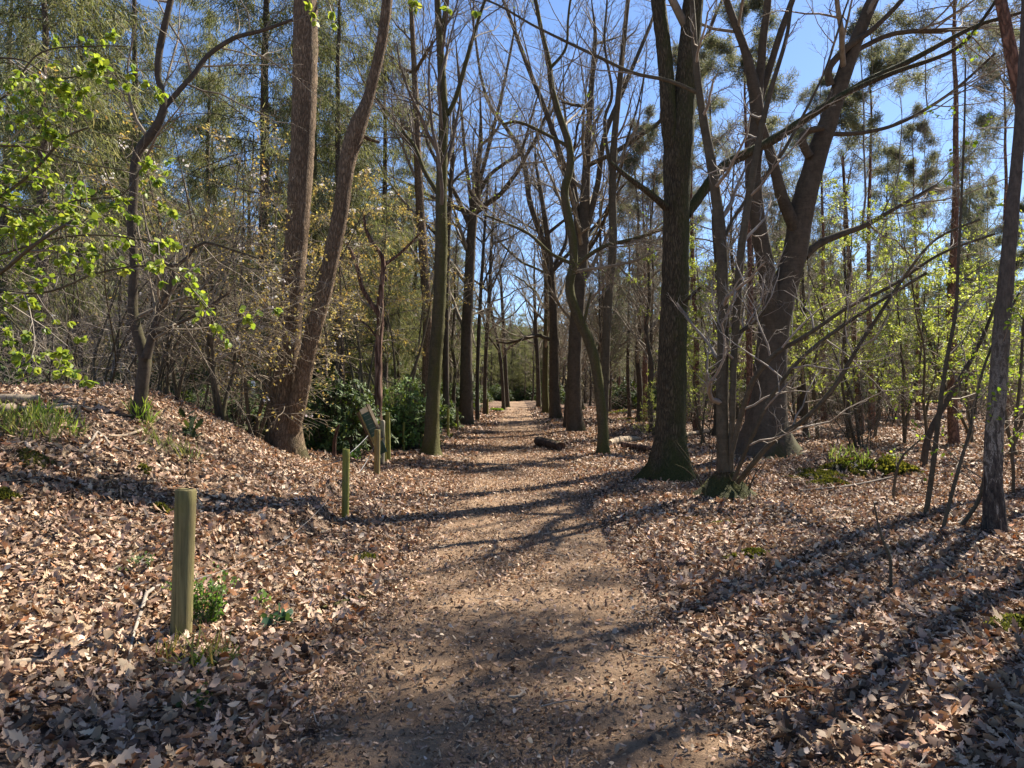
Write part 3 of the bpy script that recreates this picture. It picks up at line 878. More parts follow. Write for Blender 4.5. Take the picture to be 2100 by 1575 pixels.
# ------------------------------------------------------------------ avenue trees further on
fan = dict(ang=(42, 38, 40, 42), trop=(.09, .05, .03, .02), wob=(.13, .17, .2, .22))
AV = [
    ('tall brown avenue tree half hidden behind the mossy tree', 'oak', [(872, 855, 24), (876, 760, 21), (876, 640, 20), (868, 520, 19), (860, 400, 18), (855, 280, 15), (850, 150, 12), (842, 0, 9)], 31, 17),
    ('dark straight avenue trunk just right of the mossy tree', 'beech_dark', [(916, 850, 15), (914, 760, 13), (915, 640, 12), (918, 500, 11), (925, 380, 9), (930, 260, 7)], 37, 16),
    ('stout beech with a fan of upright boughs on the left of the path', 'beech', [(957, 848, 29), (956, 780, 26), (957, 680, 23), (962, 580, 21), (966, 500, 20), (970, 440, 19), (975, 380, 13), (985, 300, 10)], 41, 19),
    ('thin dark trunk next to the stout beech on the left', 'beech_dark', [(979, 846, 9), (979, 780, 8), (982, 680, 8), (986, 600, 7), (992, 500, 6), (1000, 380, 5)], 46, 16),
    ('second thin dark trunk leaning slightly to the right', 'beech_dark', [(994, 841, 9), (995, 760, 8), (999, 680, 8), (1004, 600, 8), (1008, 500, 6), (1016, 400, 5)], 56, 19),
    ('broad smooth beech trunk on the right of the path with a dark foot', 'beech', [(1181, 888, 35), (1178, 830, 31), (1178, 740, 29), (1184, 640, 28), (1192, 540, 27), (1198, 440, 23), (1203, 340, 17), (1210, 220, 12), (1220, 90, 9)], 34, 20),
    ('dark mossy trunk tucked behind the broad smooth beech', 'beech_dark', [(1166, 876, 24), (1168, 820, 19), (1174, 740, 17), (1182, 640, 16), (1190, 540, 14), (1186, 440, 11), (1170, 330, 9)], 37, 18),
    ('smooth beech with a long bough reaching over the path', 'beech', [(1140, 850, 25), (1137, 800, 21), (1136, 720, 19), (1135, 640, 17), (1130, 560, 15), (1122, 480, 12), (1110, 400, 9)], 49, 20),
    ('mossy dark avenue trunk beyond the bough', 'mossy', [(1119, 845, 16), (1118, 790, 13), (1119, 720, 12), (1121, 640, 11), (1119, 560, 9), (1112, 480, 7)], 58, 19),
    ('narrow dark trunk near the far end on the right', 'beech_dark', [(1105, 838, 11), (1104, 790, 9), (1102, 730, 8), (1098, 660, 7), (1096, 600, 6)], 74, 19),
    ('forked dark tree near the far end on the left', 'beech_dark', [(1041, 831, 10), (1038, 780, 8), (1035, 720, 8), (1032, 660, 7), (1028, 590, 6)], 78, 19),
    ('slanting dark trunk in front of the forked tree', 'beech_dark', [(1033, 833, 8), (1030, 780, 7), (1024, 720, 7), (1014, 670, 6), (1005, 620, 5)], 70, 18),
]
TL = {'stout beech with a fan of upright boughs on the left of the path': [
    [(966, 470, 11), (935, 400, 9), (912, 360, 8), (880, 300, 7), (862, 240, 5), (850, 190, 4)], [(968, 440, 9), (962, 380, 8), (955, 330, 7), (948, 250, 6), (940, 150, 5)],
    [(972, 430, 10), (983, 377, 9), (1000, 310, 8), (1018, 240, 7), (1032, 180, 6), (1050, 90, 5)], [(974, 420, 9), (1000, 365, 8), (1035, 335, 7), (1067, 313, 6), (1090, 240, 5)]],
  'smooth beech with a long bough reaching over the path': [
    [(1128, 545, 13), (1110, 485, 12), (1087, 415, 12), (1080, 365, 11), (1068, 310, 10), (1040, 265, 8), (1005, 215, 7), (987, 160, 6), (975, 80, 5)]],
  'broad smooth beech trunk on the right of the path with a dark foot': [
    [(1192, 540, 16), (1180, 430, 13), (1150, 320, 12), (1120, 230, 11), (1080, 130, 9), (1040, 20, 7)], [(1195, 500, 14), (1225, 380, 12), (1240, 280, 11), (1280, 180, 9), (1330, 60, 7)]]}
for k, (lab, mt, px, d, top) in enumerate(AV):
    rr_ = rng(60 + k)
    p, q = trace(px, d); p[0][2] = float(H(p[0][0], p[0][1])) - .15
    p, q = extend(p, q, top, rr_, .08, .15)
    stems = [(p, q)]
    for j in range(4 if d < 60 else 3):     # upright forks that make the fan
        i0 = min(len(px) - 3 + j % 3, len(p) - 3)
        dr = norm(np.array([rr_.normal(0, .75), rr_.normal(0, .5), 1.0]))
        pp = [p[i0] + 0 * dr, p[i0] + dr * .8 + np.array([dr[0] * .5, dr[1] * .5, 0])]
        e = extend(pp, [q[i0] * .6, q[i0] * .55], top * rr_.uniform(.75, .98), rr_, .14, .05)
        stems.append(e)
    part = ['trunk'] + ['limb'] * (len(stems) - 1)
    for tl in TL.get(lab, ()):
        e = trace(tl, d); e = extend(e[0], e[1], e[0][-1][2] + 3.5, rr_, .08, .1); stems.append(e); part.append('limb')
    if 'long bough' in lab:
        stems.append(trace([(1134, 698, 8), (1118, 693, 8), (1104, 688, 8), (1085, 692, 7), (1062, 698, 6), (1040, 704, 4), (1020, 700, 3)], d)); part.append('limb')
    tree('avenue_tree', lab, 'tree', stems, M[mt], M['twig'], 60 + k,
         crown_levels(d, n=(9, 6, 5, 4) if d < 60 else (9, 6, 5), L=(4.2, .55, .5, .5), t0=.25, **fan), partnames=part, sides=12, flare=(.5, .4), lobes=4)


# ------------------------------------------------------------------ conifers
def children(o):
    return [c for c in bpy.data.objects if c.parent == o]


def copy_tree(o, parent=None, kids=None):
    c = o.copy(); COL.objects.link(c)
    if parent is not None: c.parent = parent
    for ch in KIDS.get(o.name, ()):
        copy_tree(ch, c)
    return c


KIDS = {}


def note_kids(root):
    def rec(o):
        KIDS[o.name] = children(o)
        for c in KIDS[o.name]: rec(c)
    rec(root)


GREEN_N = [(.075, .09, .035), (.13, .15, .06), (.20, .215, .09), (.29, .28, .15)]


def spruce(seed, h, r0, spread, low, loc, label, group, ndens=1.0, cols=GREEN_N, pine=False, rich=1.0, name='spruce_tree'):
    """A conifer: straight trunk, whorls of hanging branches, sprays of needles."""
    r = rng(seed)
    root = empty(name, loc, label, 'conifer', group)
    b = np.array(loc)
    k = np.linspace(0, 1, 14)
    p = b + np.stack([np.cumsum(r.normal(0, .035, 14)), np.cumsum(r.normal(0, .035, 14)), k * h - .2], 1)
    q = r0 * (1 - k * .93)
    mb = MB(); pp, qq = resample(p, q, step=.5); tubes(mb, pp, qq, 12, .05, r, flare=(.4, .35))
    mb.build('trunk', M['pine' if pine else 'spruce'], root)
    st = stem_batch([(p, q)], 30)
    if pine:
        L1 = grow(st, int(26 * rich), .66, .99, (72, 14), spread, 7, .16, .05, .32, r, rel=False, rmin=.02)
        dead = grow(st, 36, .2, .68, (88, 14), spread * .55, 6, .16, -.03, .14, r, rel=False, rmin=.011)
        L2 = grow(L1, 8, .2, 1, (45, 12), .4, 5, .18, .04, .6, r, rmin=.011)
        d2 = grow(dead, 3, .3, 1, (45, 12), .4, 4, .2, -.02, .6, r, rmin=.007)
        L3 = grow(L2, 4, .2, 1, (40, 12), .5, 4, .2, .04, .6, r, rmin=.008)
        mb = MB()
        for x, S in ((L1, 5), (L2, 4), (L3, 3), (dead, 4), (d2, 3)): tubes(mb, x[0], x[1], S)
        cr = mb.build('crown', M['twig'], root)
        fm = MB(); n = int(26000 * ndens)
        base = (np.concatenate([L3[0]]), L3[1], L3[2])
        N = len(base[0]); idx = r.integers(0, N, n); f = r.random(n) * 2.99; i = f.astype(int); a = (f - i)[:, None]
        pos = base[0][idx, i] * (1 - a) + base[0][idx, i + 1] * a
        xd = norm(norm(base[0][idx, 3] - base[0][idx, 0]) * .5 + r.normal(size=(n, 3)) + .25 * UP)
        pos = pos + r.normal(size=(n, 3)) * .10
        leaves(fm, 'strip', pos, xd, r.normal(size=(n, 3)), r.uniform(.09, .18, n), 0., 0., palette(cols, [2, 3, 3, 1.6], n, r), width=.11)
        fm.build('foliage', M['needle'], cr)
        return root
    nb = int(115 * rich)
    L1 = grow(st, nb, low, .985, (82, 14), spread, 8, .12, -.05, .16, r, rel=False, rmin=.016)
    # branch length shrinks to the tip
    L2 = grow(L1, 12, .12, 1, (52, 10), .30, 5, .1, -.10, .6, r, rmin=.008, flat=.25)
    mb = MB(); tubes(mb, L1[0], L1[1], 4); tubes(mb, L2[0], L2[1], 3)
    if low > .12:
        dead = grow(st, 26, .06, low, (88, 12), spread * .8, 6, .14, -.05, .12, r, rel=False, rmin=.01)
        d2 = grow(dead, 5, .2, 1, (50, 12), .35, 4, .2, -.05, .6, r, rmin=.006)
        tubes(mb, dead[0], dead[1], 4); tubes(mb, d2[0], d2[1], 3)
    cr = mb.build('crown', M['twig_dark'], root)
    fm = MB()
    for br, n, sz in ((L2, int(22000 * ndens), (.12, .30)), (L1, int(3500 * ndens), (.15, .3))):
        N, K, _ = br[0].shape
        idx = r.integers(0, N, n); f = (.12 + .88 * r.random(n)) * (K - 1.001); i = f.astype(int); a = (f - i)[:, None]
        pos = br[0][idx, i] * (1 - a) + br[0][idx, i + 1] * a
        pos = pos + r.normal(size=(n, 3)) * np.array([.10, .10, .14]) - UP * .06
        tan = norm(br[0][idx, i + 1] - br[0][idx, i])
        xd = norm(tan * .7 + r.normal(size=(n, 3)) * np.array([.6, .6, .35]) - .75 * UP)
        leaves(fm, 'strip', pos, xd, norm(UP + r.normal(size=(n, 3)) * .8), r.uniform(*sz, n), r.normal(-.25, .1, n), 0., palette(cols, [2, 3, 3, 1.2], n, r), width=.085)
    fm.build('foliage', M['needle'], cr)
    return root


def ground_at(x, y, dz=0.):
    return (x, y, float(H(x, y)) - dz)


def put(proto, used, x, y, rot, s, label=None, group=None):
    o = proto if not used else copy_tree(proto)
    o.location = ground_at(x, y); o.rotation_euler = (0, 0, rot); o.scale = (s, s, s)
    if label: o['label'] = label
    if group: o['group'] = group
    return o


protos = [spruce(101, 22, .24, 3.3, .10, (0, 0, 0), 'x', 'spruces behind the left bank'),
          spruce(102, 19, .20, 3.0, .22, (0, 0, 0), 'x', 'spruces behind the left bank', rich=.85),
          spruce(103, 24, .26, 3.4, .30, (0, 0, 0), 'x', 'spruces behind the left bank', rich=.9)]
for p in protos: note_kids(p)
used = [0, 0, 0]
r = rng(77)


def xpx(px, d): return (px - CX) * d / F


# each a spruce the photograph shows on its own
SPR = [(537, 27, 2, 1.0, 'grey barked spruce with a bare sunlit trunk behind the twin stemmed oak'),
       (90, 19.5, 1, .9, 'dark spruce trunk at the far left behind the fresh green leaves'),
       (152, 23, 1, .95, 'thin dark spruce second from the left edge'),
       (270, 27, 2, .85, 'spruce with its top showing left of the kinked hazel'),
       (420, 31, 0, .8, 'feathery spruce between the kinked hazel and the grey barked spruce'),
       (690, 28, 0, .9, 'low branched spruce between the two oak stems and the dead tree'),
       (790, 32, 0, .85, 'low branched spruce right behind the peeling dead tree'),
       (850, 44, 0, .8, 'spruce seen through the gap left of the mossy tree'),
       (640, 37, 2, .9, 'tall spruce filling the gap between the two oak stems')]
for px, d, w, s, lab in SPR:
    put(protos[w], used[w], xpx(px, d), d, r.random() * 6, s, lab, 'spruces behind the left bank'); used[w] = 1
spots = []
for k in range(500):
    y = r.uniform(34, 150); x = -r.uniform(5.5, 22 + y * .55)
    if x < -.72 * y - 4: continue
    if min([9e9] + [(x - a) ** 2 + (y - b) ** 2 for a, b in spots]) < (2.7 + y * .035) ** 2: continue
    spots.append((x, y))
    if len(spots) >= 95: break
for x, y in spots:
    w = int(r.integers(0, 3))
    put(protos[w], 1, x, y, r.random() * 6, r.uniform(.72, 1.05) * (.82 if x > -9 else 1), 'dark spruce in the dense stand far behind the left bank', 'far spruces on the left')

GREY_N = [(.085, .10, .06), (.12, .135, .085), (.16, .17, .115), (.22, .22, .16)]
pines = [spruce(111, 19, .17, 2.3, .5, (0, 0, 0), 'x', 'pines beyond the clearing', pine=True, cols=GREY_N, name='pine_tree'),
         spruce(112, 17, .14, 2.0, .5, (0, 0, 0), 'x', 'pines beyond the clearing', pine=True, cols=GREY_N, rich=.8, name='pine_tree'),
         spruce(113, 16, .13, 2.4, .25, (0, 0, 0), 'x', 'conifers beyond the clearing', rich=.8, ndens=.55, cols=GREY_N)]
for p in pines: note_kids(p)
used = [0, 0, 0]
PIN = [(1955, 25, 0, 1.0, 'pine with an orange trunk to the left of the birch'),
       (1790, 31, 1, 1.0, 'straight slim pine right of the great beech'),
       (1428, 33, 0, .9, 'reddish pine trunk between the thick oak and the slim coppiced tree'),
       (1533, 27, 1, .95, 'dark pine trunk just left of the great beech'),
       (1690, 40, 0, .95, 'pine standing behind the right stem of the great beech'),
       (1880, 38, 1, .9, 'pine in the gap left of the orange trunk'),
       (2060, 34, 0, .95, 'pine showing right behind the birch'),
       (1322, 42, 1, 1., 'dark pine trunk left of the thick oak'),
       (1290, 50, 2, 1., 'thin conifer seen between the pale tree and the thick oak'),
       (1610, 45, 2, 1.05, 'conifer with grey green sprays behind the fork of the great beech'),
       (1830, 47, 2, 1.1, 'conifer with grey green sprays between the pine trunks'),
       (2000, 48, 2, 1.1, 'conifer with grey green sprays behind the birch')]
for px, d, w, s, lab in PIN:
    put(pines[w], used[w], xpx(px, d), d, r.random() * 6, s, lab, 'conifers beyond the clearing'); used[w] = 1
spots = [(xpx(a, b), b) for a, b, *_ in PIN]; n0 = len(spots)
for k in range(900):
    y = r.uniform(42, 150); x = r.uniform(6.5, 24 + y * .55)
    if x > .74 * y + 4: continue
    if min((x - a) ** 2 + (y - b) ** 2 for a, b in spots) < (2.3 + y * .028) ** 2: continue
    spots.append((x, y))
    if len(spots) >= n0 + 105: break
for x, y in spots[n0:]:
    w = int(r.choice(3, p=[.3, .35, .35]))
    put(pines[w], 1, x, y, r.random() * 6, r.uniform(.75, 1.05), 'slim conifer in the far plantation behind the clearing', 'far conifers on the right')
# closing the far end of the path
for k in range(13):
    put(protos[k % 3], 1, 1.3 + (k - 6) * 1.35, r.uniform(150, 166), r.random() * 6, r.uniform(.62, .8), 'dark spruce closing off the far end of the path', 'spruces at the end of the path')
for k in range(16):
    put(protos[k % 3], 1, 1.3 + (k - 7.5) * 1.2, r.uniform(167, 176), r.random() * 6, r.uniform(.7, .9), 'dark spruce closing off the far end of the path', 'spruces at the end of the path')
for k in range(12):
    y = r.uniform(172, 205); x = 1.3 + (k - 5.5) * 3.4
    put(protos[k % 3], 1, x, y, r.random() * 6, r.uniform(.55, .8) * (.75 if abs(x - 1) < 6 else 1.), 'dark spruce closing off the far end of the path', 'spruces at the end of the path')

# bare trees scattered beyond the rows: copies of two
far_bare = []
for k in range(2):
    rr_ = rng(140 + k)
    p = np.stack([np.cumsum(rr_.normal(0, .12, 9)), np.cumsum(rr_.normal(0, .12, 9)), np.linspace(-.2, 15, 9)], 1)
    q = np.linspace(.17, .03, 9)
    root, _ = tree('bare_tree', 'x', 'tree', [(p, q)], M['beech_dark'], M['twig'], 140 + k, crown_levels(55, n=(24, 9, 6), L=(4., .55, .5), t0=.2, ang=(50, 42, 42), trop=(.06, .03, .02, 0)), sides=8, step=.6)
    root.location = (0, 0, 0)
    note_kids(root); far_bare.append(root)
uu_ = [0, 0]; cnt = 0
spots = []
for k in range(900):
    y = r.uniform(26, 165); side = 1 if r.random() < .58 else -1
    x = side * r.uniform(3.2, 4 + y * .30)
    if y < 46 and abs(x) < 7: continue
    if min([9e9] + [(x - a) ** 2 + (y - b) ** 2 for a, b in spots]) < (2.3 + y * .02) ** 2: continue
    spots.append((x, y))
    if len(spots) >= 95: break
for x, y in [(5.4, 29.5), (6.6, 36), (8.4, 31.5), (4.9, 43), (10.8, 34), (12.5, 28.5), (5.8, 50)] + spots:
    w = int(r.integers(0, 2))
    put(far_bare[w], uu_[w], x, y, r.random() * 6, r.uniform(.6, 1.15), 'thin bare tree among the far trunks beside the avenue', 'thin bare trees beside the avenue'); uu_[w] = 1

# twiggy undergrowth deeper in the wood: copies of one bare shrub
rr_ = rng(170); st = []
for j in range(8):
    n = 8; L = 3.6 * rr_.uniform(.55, 1.1); dd = norm(np.array([rr_.normal(0, .3), rr_.normal(0, .3), 1.])); pts = [np.array([rr_.normal(0, .3), rr_.normal(0, .3), -.1])]
    for i in range(n): dd = norm(dd + rr_.normal(size=3) * .13); pts.append(pts[-1] + dd * L / n)
    st.append((np.array(pts), np.linspace(.022, .01, n + 1)))
fs, _ = tree('bare_shrub', 'x', 'shrub', st, M['slim'], M['twig'], 170, [lv(10, .1, 1, 52, 14, 1.2, K=6, wob=.2, trop=.02, rr=.6, rel=False, rmin=.009), lv(6, .15, 1, 48, 14, .55, K=4, wob=.24, rmin=.007), lv(3, .15, 1, 48, 14, .6, K=3, wob=.24, rmin=.006)],
             flare=None, sides=5, base=np.zeros(3), partnames=['trunk'] * 8, step=.4)
note_kids(fs); spots = []
for k in range(900):
    y = r.uniform(24, 100); side = 1 if r.random() < .62 else -1
    x = side * r.uniform(4.2 if side < 0 else 7.5, 7 + y * .6)
    if min([9e9] + [(x - a) ** 2 + (y - b) ** 2 for a, b in spots]) < (2.4 + .02 * y) ** 2: continue
    spots.append((x, y))
    if len(spots) >= 80: break
for j, (x, y) in enumerate(spots):
    put(fs, j > 0, x, y, r.random() * 6, r.uniform(.6, 1.25), 'bare twiggy shrub in the undergrowth under the far trees', 'bare undergrowth shrubs')

# the wood beyond, too far to count
for j in range(26):
    y = r.uniform(158, 190); x = 1.3 + (j - 12.5) * 1.15 + r.normal(0, .4)
    put(far_bare[j % 2], 1, x, y, r.random() * 6, r.uniform(.55, .85), 'thin bare tree among those closing off the far end of the path', 'bare trees at the end of the path')
mb = MB(); n = 3400
an = r.uniform(-1.15, 1.15, n); rd = r.uniform(105, 200, n); x = np.sin(an) * rd; y = np.cos(an) * rd
k = (np.abs(x - 1.3) > 5.5) | (y > 165); x, y = x[k], y[k]; n = len(x); hh = r.uniform(8, 18, n) * np.where(np.abs(x - 1.3) < 9, .6, 1.); z = H(x, y)
pts = np.stack([np.stack([x + r.normal(0, .3, n), y, z - .3 + hh * t], 1) for t in (0, .35, .7, 1)], 1)
tubes(mb, pts, r.uniform(.07, .16, n)[:, None] * np.array([1, .85, .6, .2])[None], 4, col=np.array([.10, .082, .066]))
n = 130000
an = r.uniform(-1.15, 1.15, n); rd = r.uniform(100, 200, n); x = np.sin(an) * rd; y = np.cos(an) * rd
k = (np.abs(x - 1.3) > 6) | (y > 165); x, y = x[k], y[k]; n = len(x)
z = H(x, y) + np.where(np.abs(x - 1.3) < 9, 14, 17) * r.random(n) ** 1.6 * (.5 + .7 * vnoise(x * .12, y * .12, 8))
ne = 24000; xe = 1.3 + r.uniform(-11, 11, ne); ye = r.uniform(176, 200, ne); ze = H(xe, ye) + 17 * r.random(ne) ** 1.3
x, y, z = np.concatenate([x, xe]), np.concatenate([y, ye]), np.concatenate([z, ze]); n = len(x)
green = vnoise(x * .06 + 50, y * .06, 4) > .5
c = palette([(.10, .085, .07), (.15, .13, .105), (.075, .06, .05)], [1, 1, 1], n, r); c[green] = palette([(.05, .07, .035), (.08, .10, .05), (.12, .13, .07)], [1, 1, 1], int(green.sum()), r)
leaves(mb, 'strip', np.stack([x, y, z], 1), r.normal(size=(n, 3)) + np.array([0, 0, .3]), r.normal(size=(n, 3)), r.uniform(.7, 2.2, n), 0., 0., c, width=.12)
setp(mb.build('distant_wood', M['needle']), 'far off mixed wood closing the view between the trunks', 'wood', kind='stuff')

# ------------------------------------------------------------------ yellow green young beeches
YG = [(.27, .325, .06), (.34, .395, .08), (.20, .26, .05), (.42, .43, .12)]


def leafy(seed, h, nl, size=(.05, .085), cols=YG, w=(2, 3, 2, 1.2), mat='leaf_green', spread=1.5, stems=3, name='young_beech', label='x', cat='young tree', group=None, base=(0, 0, 0), twig='twig', bud_t0=.2, wide=.16, extra=None, lean=0., low=.15, layer=.4):
    r = rng(seed); st = []
    for k in range(stems):
        n = 9; L = h * r.uniform(.7, 1.05)
        d = norm(np.array([r.normal(lean, wide), r.normal(0, wide), 1.]))
        pts = [np.array(base, float) + np.array([r.normal(0, .06), r.normal(0, .06), -.1])]
        for j in range(n):
            d = norm(d + r.normal(size=3) * .10 + .04 * UP); pts.append(pts[-1] + d * L / n)
        st.append((np.array(pts), np.linspace(.011 * h ** .75, .006, n + 1)))
    root, out = tree(name, label, cat, st, M['slim'], M[twig], seed,
                     [lv(13, low, 1, 62, 14, spread, K=7, wob=.16, trop=.0, rr=.45, S=4, rel=False, rmin=.005), lv(7, .15, 1, 45, 12, .5, K=5, wob=.2, trop=-.01, rmin=.004, flat=layer), lv(3, .2, 1, 40, 12, .5, K=4, wob=.2, rmin=.003)],
                     flare=None, sides=8, base=np.array(base, float), partnames=['trunk'] * stems, group=group,
                     bud=(M[mat], dict(n=nl, size=size, cols=cols, w=list(w), tpl='diamond' if size[1] < .1 else 'ovate', t0=bud_t0, spread=.03)))
    if extra: extra(root, out, r)
    return root


yb = [leafy(200, 8.6, 5200, stems=2, spread=2.2, layer=.15), leafy(201, 7.0, 4400, stems=2, spread=1.9, layer=.15), leafy(202, 10.5, 5600, stems=2, spread=2.4, layer=.15)]
for p in yb: note_kids(p)
ub = [0, 0, 0]
YB = [(1445, 24, 1, .8, 'young beech with yellow green leaves behind the thick oak'), (1505, 30, 0, 1., 'leafy young beech behind the slim coppiced tree'),
      (1680, 27, 2, .9, 'tall leafy young beech right of the great beech'), (1760, 24, 0, .95, 'leafy young beech behind the knobbly young tree'),
      (1850, 26, 2, .9, 'tall leafy young beech beyond the mossy hump'), (1910, 22, 1, 1.0, 'bushy young beech behind the leaning dark sapling'),
      (1990, 25, 0, 1., 'leafy young beech left of the birch trunk'), (2075, 20, 1, 1.1, 'bushy young beech right behind the birch'),
      (1630, 36, 0, 1., 'leafy young beech far behind the great beech'), (1800, 37, 2, 1., 'tall leafy young beech far beyond the mossy hump'),
      (1945, 36, 2, .95, 'tall leafy young beech under the orange pine'), (2130, 27, 0, 1., 'leafy young beech at the edge right of the birch'),
      (1390, 35, 1, .8, 'low leafy young beech left behind the thick oak'), (1330, 27, 1, .3, 'small leafy beech shoot left of the thick oak'),
      (1570, 40, 2, .9, 'leafy young beech seen between the beech stems'), (1720, 45, 0, 1., 'far leafy young beech beyond the clearing')]
for px, d, w, s, lab in YB:
    put(yb[w], ub[w], xpx(px, d), d, r.random() * 6, s, lab, 'young beeches coming into leaf'); ub[w] = 1

# ------------------------------------------------------------------ bare shrubs and copper serviceberries at the left
COP = [(.35, .28, .09), (.43, .35, .11), (.29, .20, .07), (.40, .37, .14)]


def blossoms(root, out, r, n=26):
    tips = out[-1][0][:, -1]; c = tips[r.integers(0, len(tips), n)]
    m = 8
    pos = np.repeat(c, m, 0) + r.normal(size=(n * m, 3)) * .028
    fm = MB(); leaves(fm, 'petal', pos, r.normal(size=(n * m, 3)), r.normal(size=(n * m, 3)), r.uniform(.03, .05, n * m), 0., 0., palette([(.78, .74, .70), (.70, .66, .60)], [1, 1], n * m, r, .05))
    cr = [c_ for c_ in children(root) if c_.name.startswith('crown')][0]
    fm.build('blossom', M['blossom'], cr)


AM = [(455, 13.5, 5.6, 900, 'copper leaved serviceberry with white blossom between hazel and oak'), (520, 16, 6.6, 1300, 'tall copper serviceberry with blossom in front of the grey spruce'),
      (555, 14.8, 3.9, 800, 'low copper serviceberry just left of the twin stemmed oak'), (735, 24, 8.6, 2300, 'ochre leaved serviceberry right of the twin stemmed oak'),
      (815, 26, 9.0, 2300, 'ochre leaved serviceberry between the dead tree and the mossy tree'), (360, 15.5, 6.8, 800, 'sparse copper serviceberry behind the kinked hazel'),
      (668, 20.0, 7.2, 1100, 'slender copper serviceberry with leaves across the oak stems')]
for k, (px, d, h, nl, lab) in enumerate(AM):
    x = xpx(px, d)
    leafy(230 + k, h, int(nl * (1.5 if d > 19 else 1.1)), size=(.035, .075), cols=COP, w=(3, 3, 2, 2), mat='copper', spread=1.5, stems=4, name='serviceberry_shrub', label=lab, cat='shrub', base=ground_at(x, d), low=.5 if d > 19 else .2, wide=.11 if d > 19 else .16, extra=lambda a, b, c: blossoms(a, b, c, 24))
BS = [(150, 13.5, 4.2, 'grey bare shrub behind the cut logs on the left bank'), (215, 12.6, 3.4, 'dense bare shrub just left of the kinked hazel'), (330, 13.4, 4.2, 'bare shrub of upright stems right of the kinked hazel'),
      (60, 15, 3.6, 'tangled bare shrub near the left edge'), (400, 16.5, 4.6, 'bare thicket shrub between the hazel and the serviceberry'), (265, 16, 5.2, 'tall bare shrub behind the kinked hazel'),
      (465, 18.5, 4.2, 'bare shrub in front of the evergreens left of the oak'), (20, 18, 5, 'tall bare shrub at the left edge among the spruces'), (180, 18.5, 5.4, 'bare shrub under the thin dark spruce')]
for k, (px, d, h, lab) in enumerate(BS):
    rr_ = rng(260 + k); x = xpx(px, d); base = np.array(ground_at(x, d)); st = []
    for j in range(7):
        n = 8; L = h * rr_.uniform(.6, 1.1); dd = norm(np.array([rr_.normal(0, .22), rr_.normal(0, .2), 1.])); pts = [base + np.array([rr_.normal(0, .15), rr_.normal(0, .12), -.1])]
        for i in range(n): dd = norm(dd + rr_.normal(size=3) * .13); pts.append(pts[-1] + dd * L / n)
        st.append((np.array(pts), np.linspace(.02, .006, n + 1)))
    tree('bare_shrub', lab, 'shrub', st, M['slim'], M['twig_pale'] if k % 2 else M['twig'], 260 + k, [lv(9, .12, 1, 50, 14, 1.1, K=6, wob=.2, trop=.02, rr=.55, rel=False, rmin=.005), lv(5, .15, 1, 48, 14, .55, K=5, wob=.24, rmin=.0038), lv(3, .2, 1, 45, 14, .6, K=4, wob=.26, rmin=.003)],
         flare=None, sides=6, base=base, partnames=['trunk'] * 7)


# ------------------------------------------------------------------ rhododendrons
RH = [(.028, .05, .014), (.05, .085, .02), (.08, .125, .028), (.12, .17, .04)]


def rhodo(seed, h, w, n, label, loc, group=None, bright=1.0, name='rhododendron_bush', lsize=(.10, .17)):
    r = rng(seed); root = empty(name, loc, label, 'shrub', group); b = np.array(loc)
    mb = MB(); tips = []
    m = n
    a = r.uniform(0, 6.28, m); e = np.arccos(r.uniform(.0, 1, m) ** .8); rad = r.uniform(.55, 1.05, m) * (.75 + .5 * vnoise(a * 1.2 + seed, e * 2, seed))
    tip = np.stack([np.cos(a) * np.sin(e) * w * rad, np.sin(a) * np.sin(e) * w * rad, .12 + np.cos(e) * h * rad], 1)
    k = np.linspace(0, 1, 5)
    start = np.stack([r.normal(0, w * .18, m), r.normal(0, w * .18, m), np.full(m, -.05)], 1)
    midp = start * .5 + tip * .5 + r.normal(size=(m, 3)) * .08 + np.array([0, 0, .12])
    pts = (1 - k)[None, :, None] ** 2 * start[:, None] + 2 * (k * (1 - k))[None, :, None] * midp[:, None] + (k ** 2)[None, :, None] * tip[:, None]
    tubes(mb, pts + b, np.repeat(np.linspace(.012, .004, 5)[None], m, 0), 3)
    st = mb.build('stems', M['twig_dark'], root); st.name = 'branch'
    fm = MB(); q = 9
    axis = norm(tip * np.array([1, 1, .5]) / np.array([w, w, h]) + .5 * UP + r.normal(size=(m, 3)) * .3)
    ax = np.repeat(axis, q, 0); rv = r.normal(size=(m * q, 3)); perp = norm(rv - (rv * ax).sum(1, keepdims=True) * ax)
    xd = norm(perp + ax * r.normal(.15, .35, (m * q, 1)) - .12 * UP)
    pos = np.repeat(tip, q, 0) + b - ax * r.random((m * q, 1)) * .1
    leaves(fm, 'lance', pos, xd, norm(ax + .5 * UP), r.uniform(*lsize, m * q), r.normal(-.16, .12, m * q), r.normal(.25, .15, m * q), np.clip(palette(RH, [2, 3, 3, 1.2], m * q, r) * bright, 0, 1), width=r.uniform(.95, 1.35, m * q))
    fm.build('foliage', M['leaf_dark'], root)
    return root


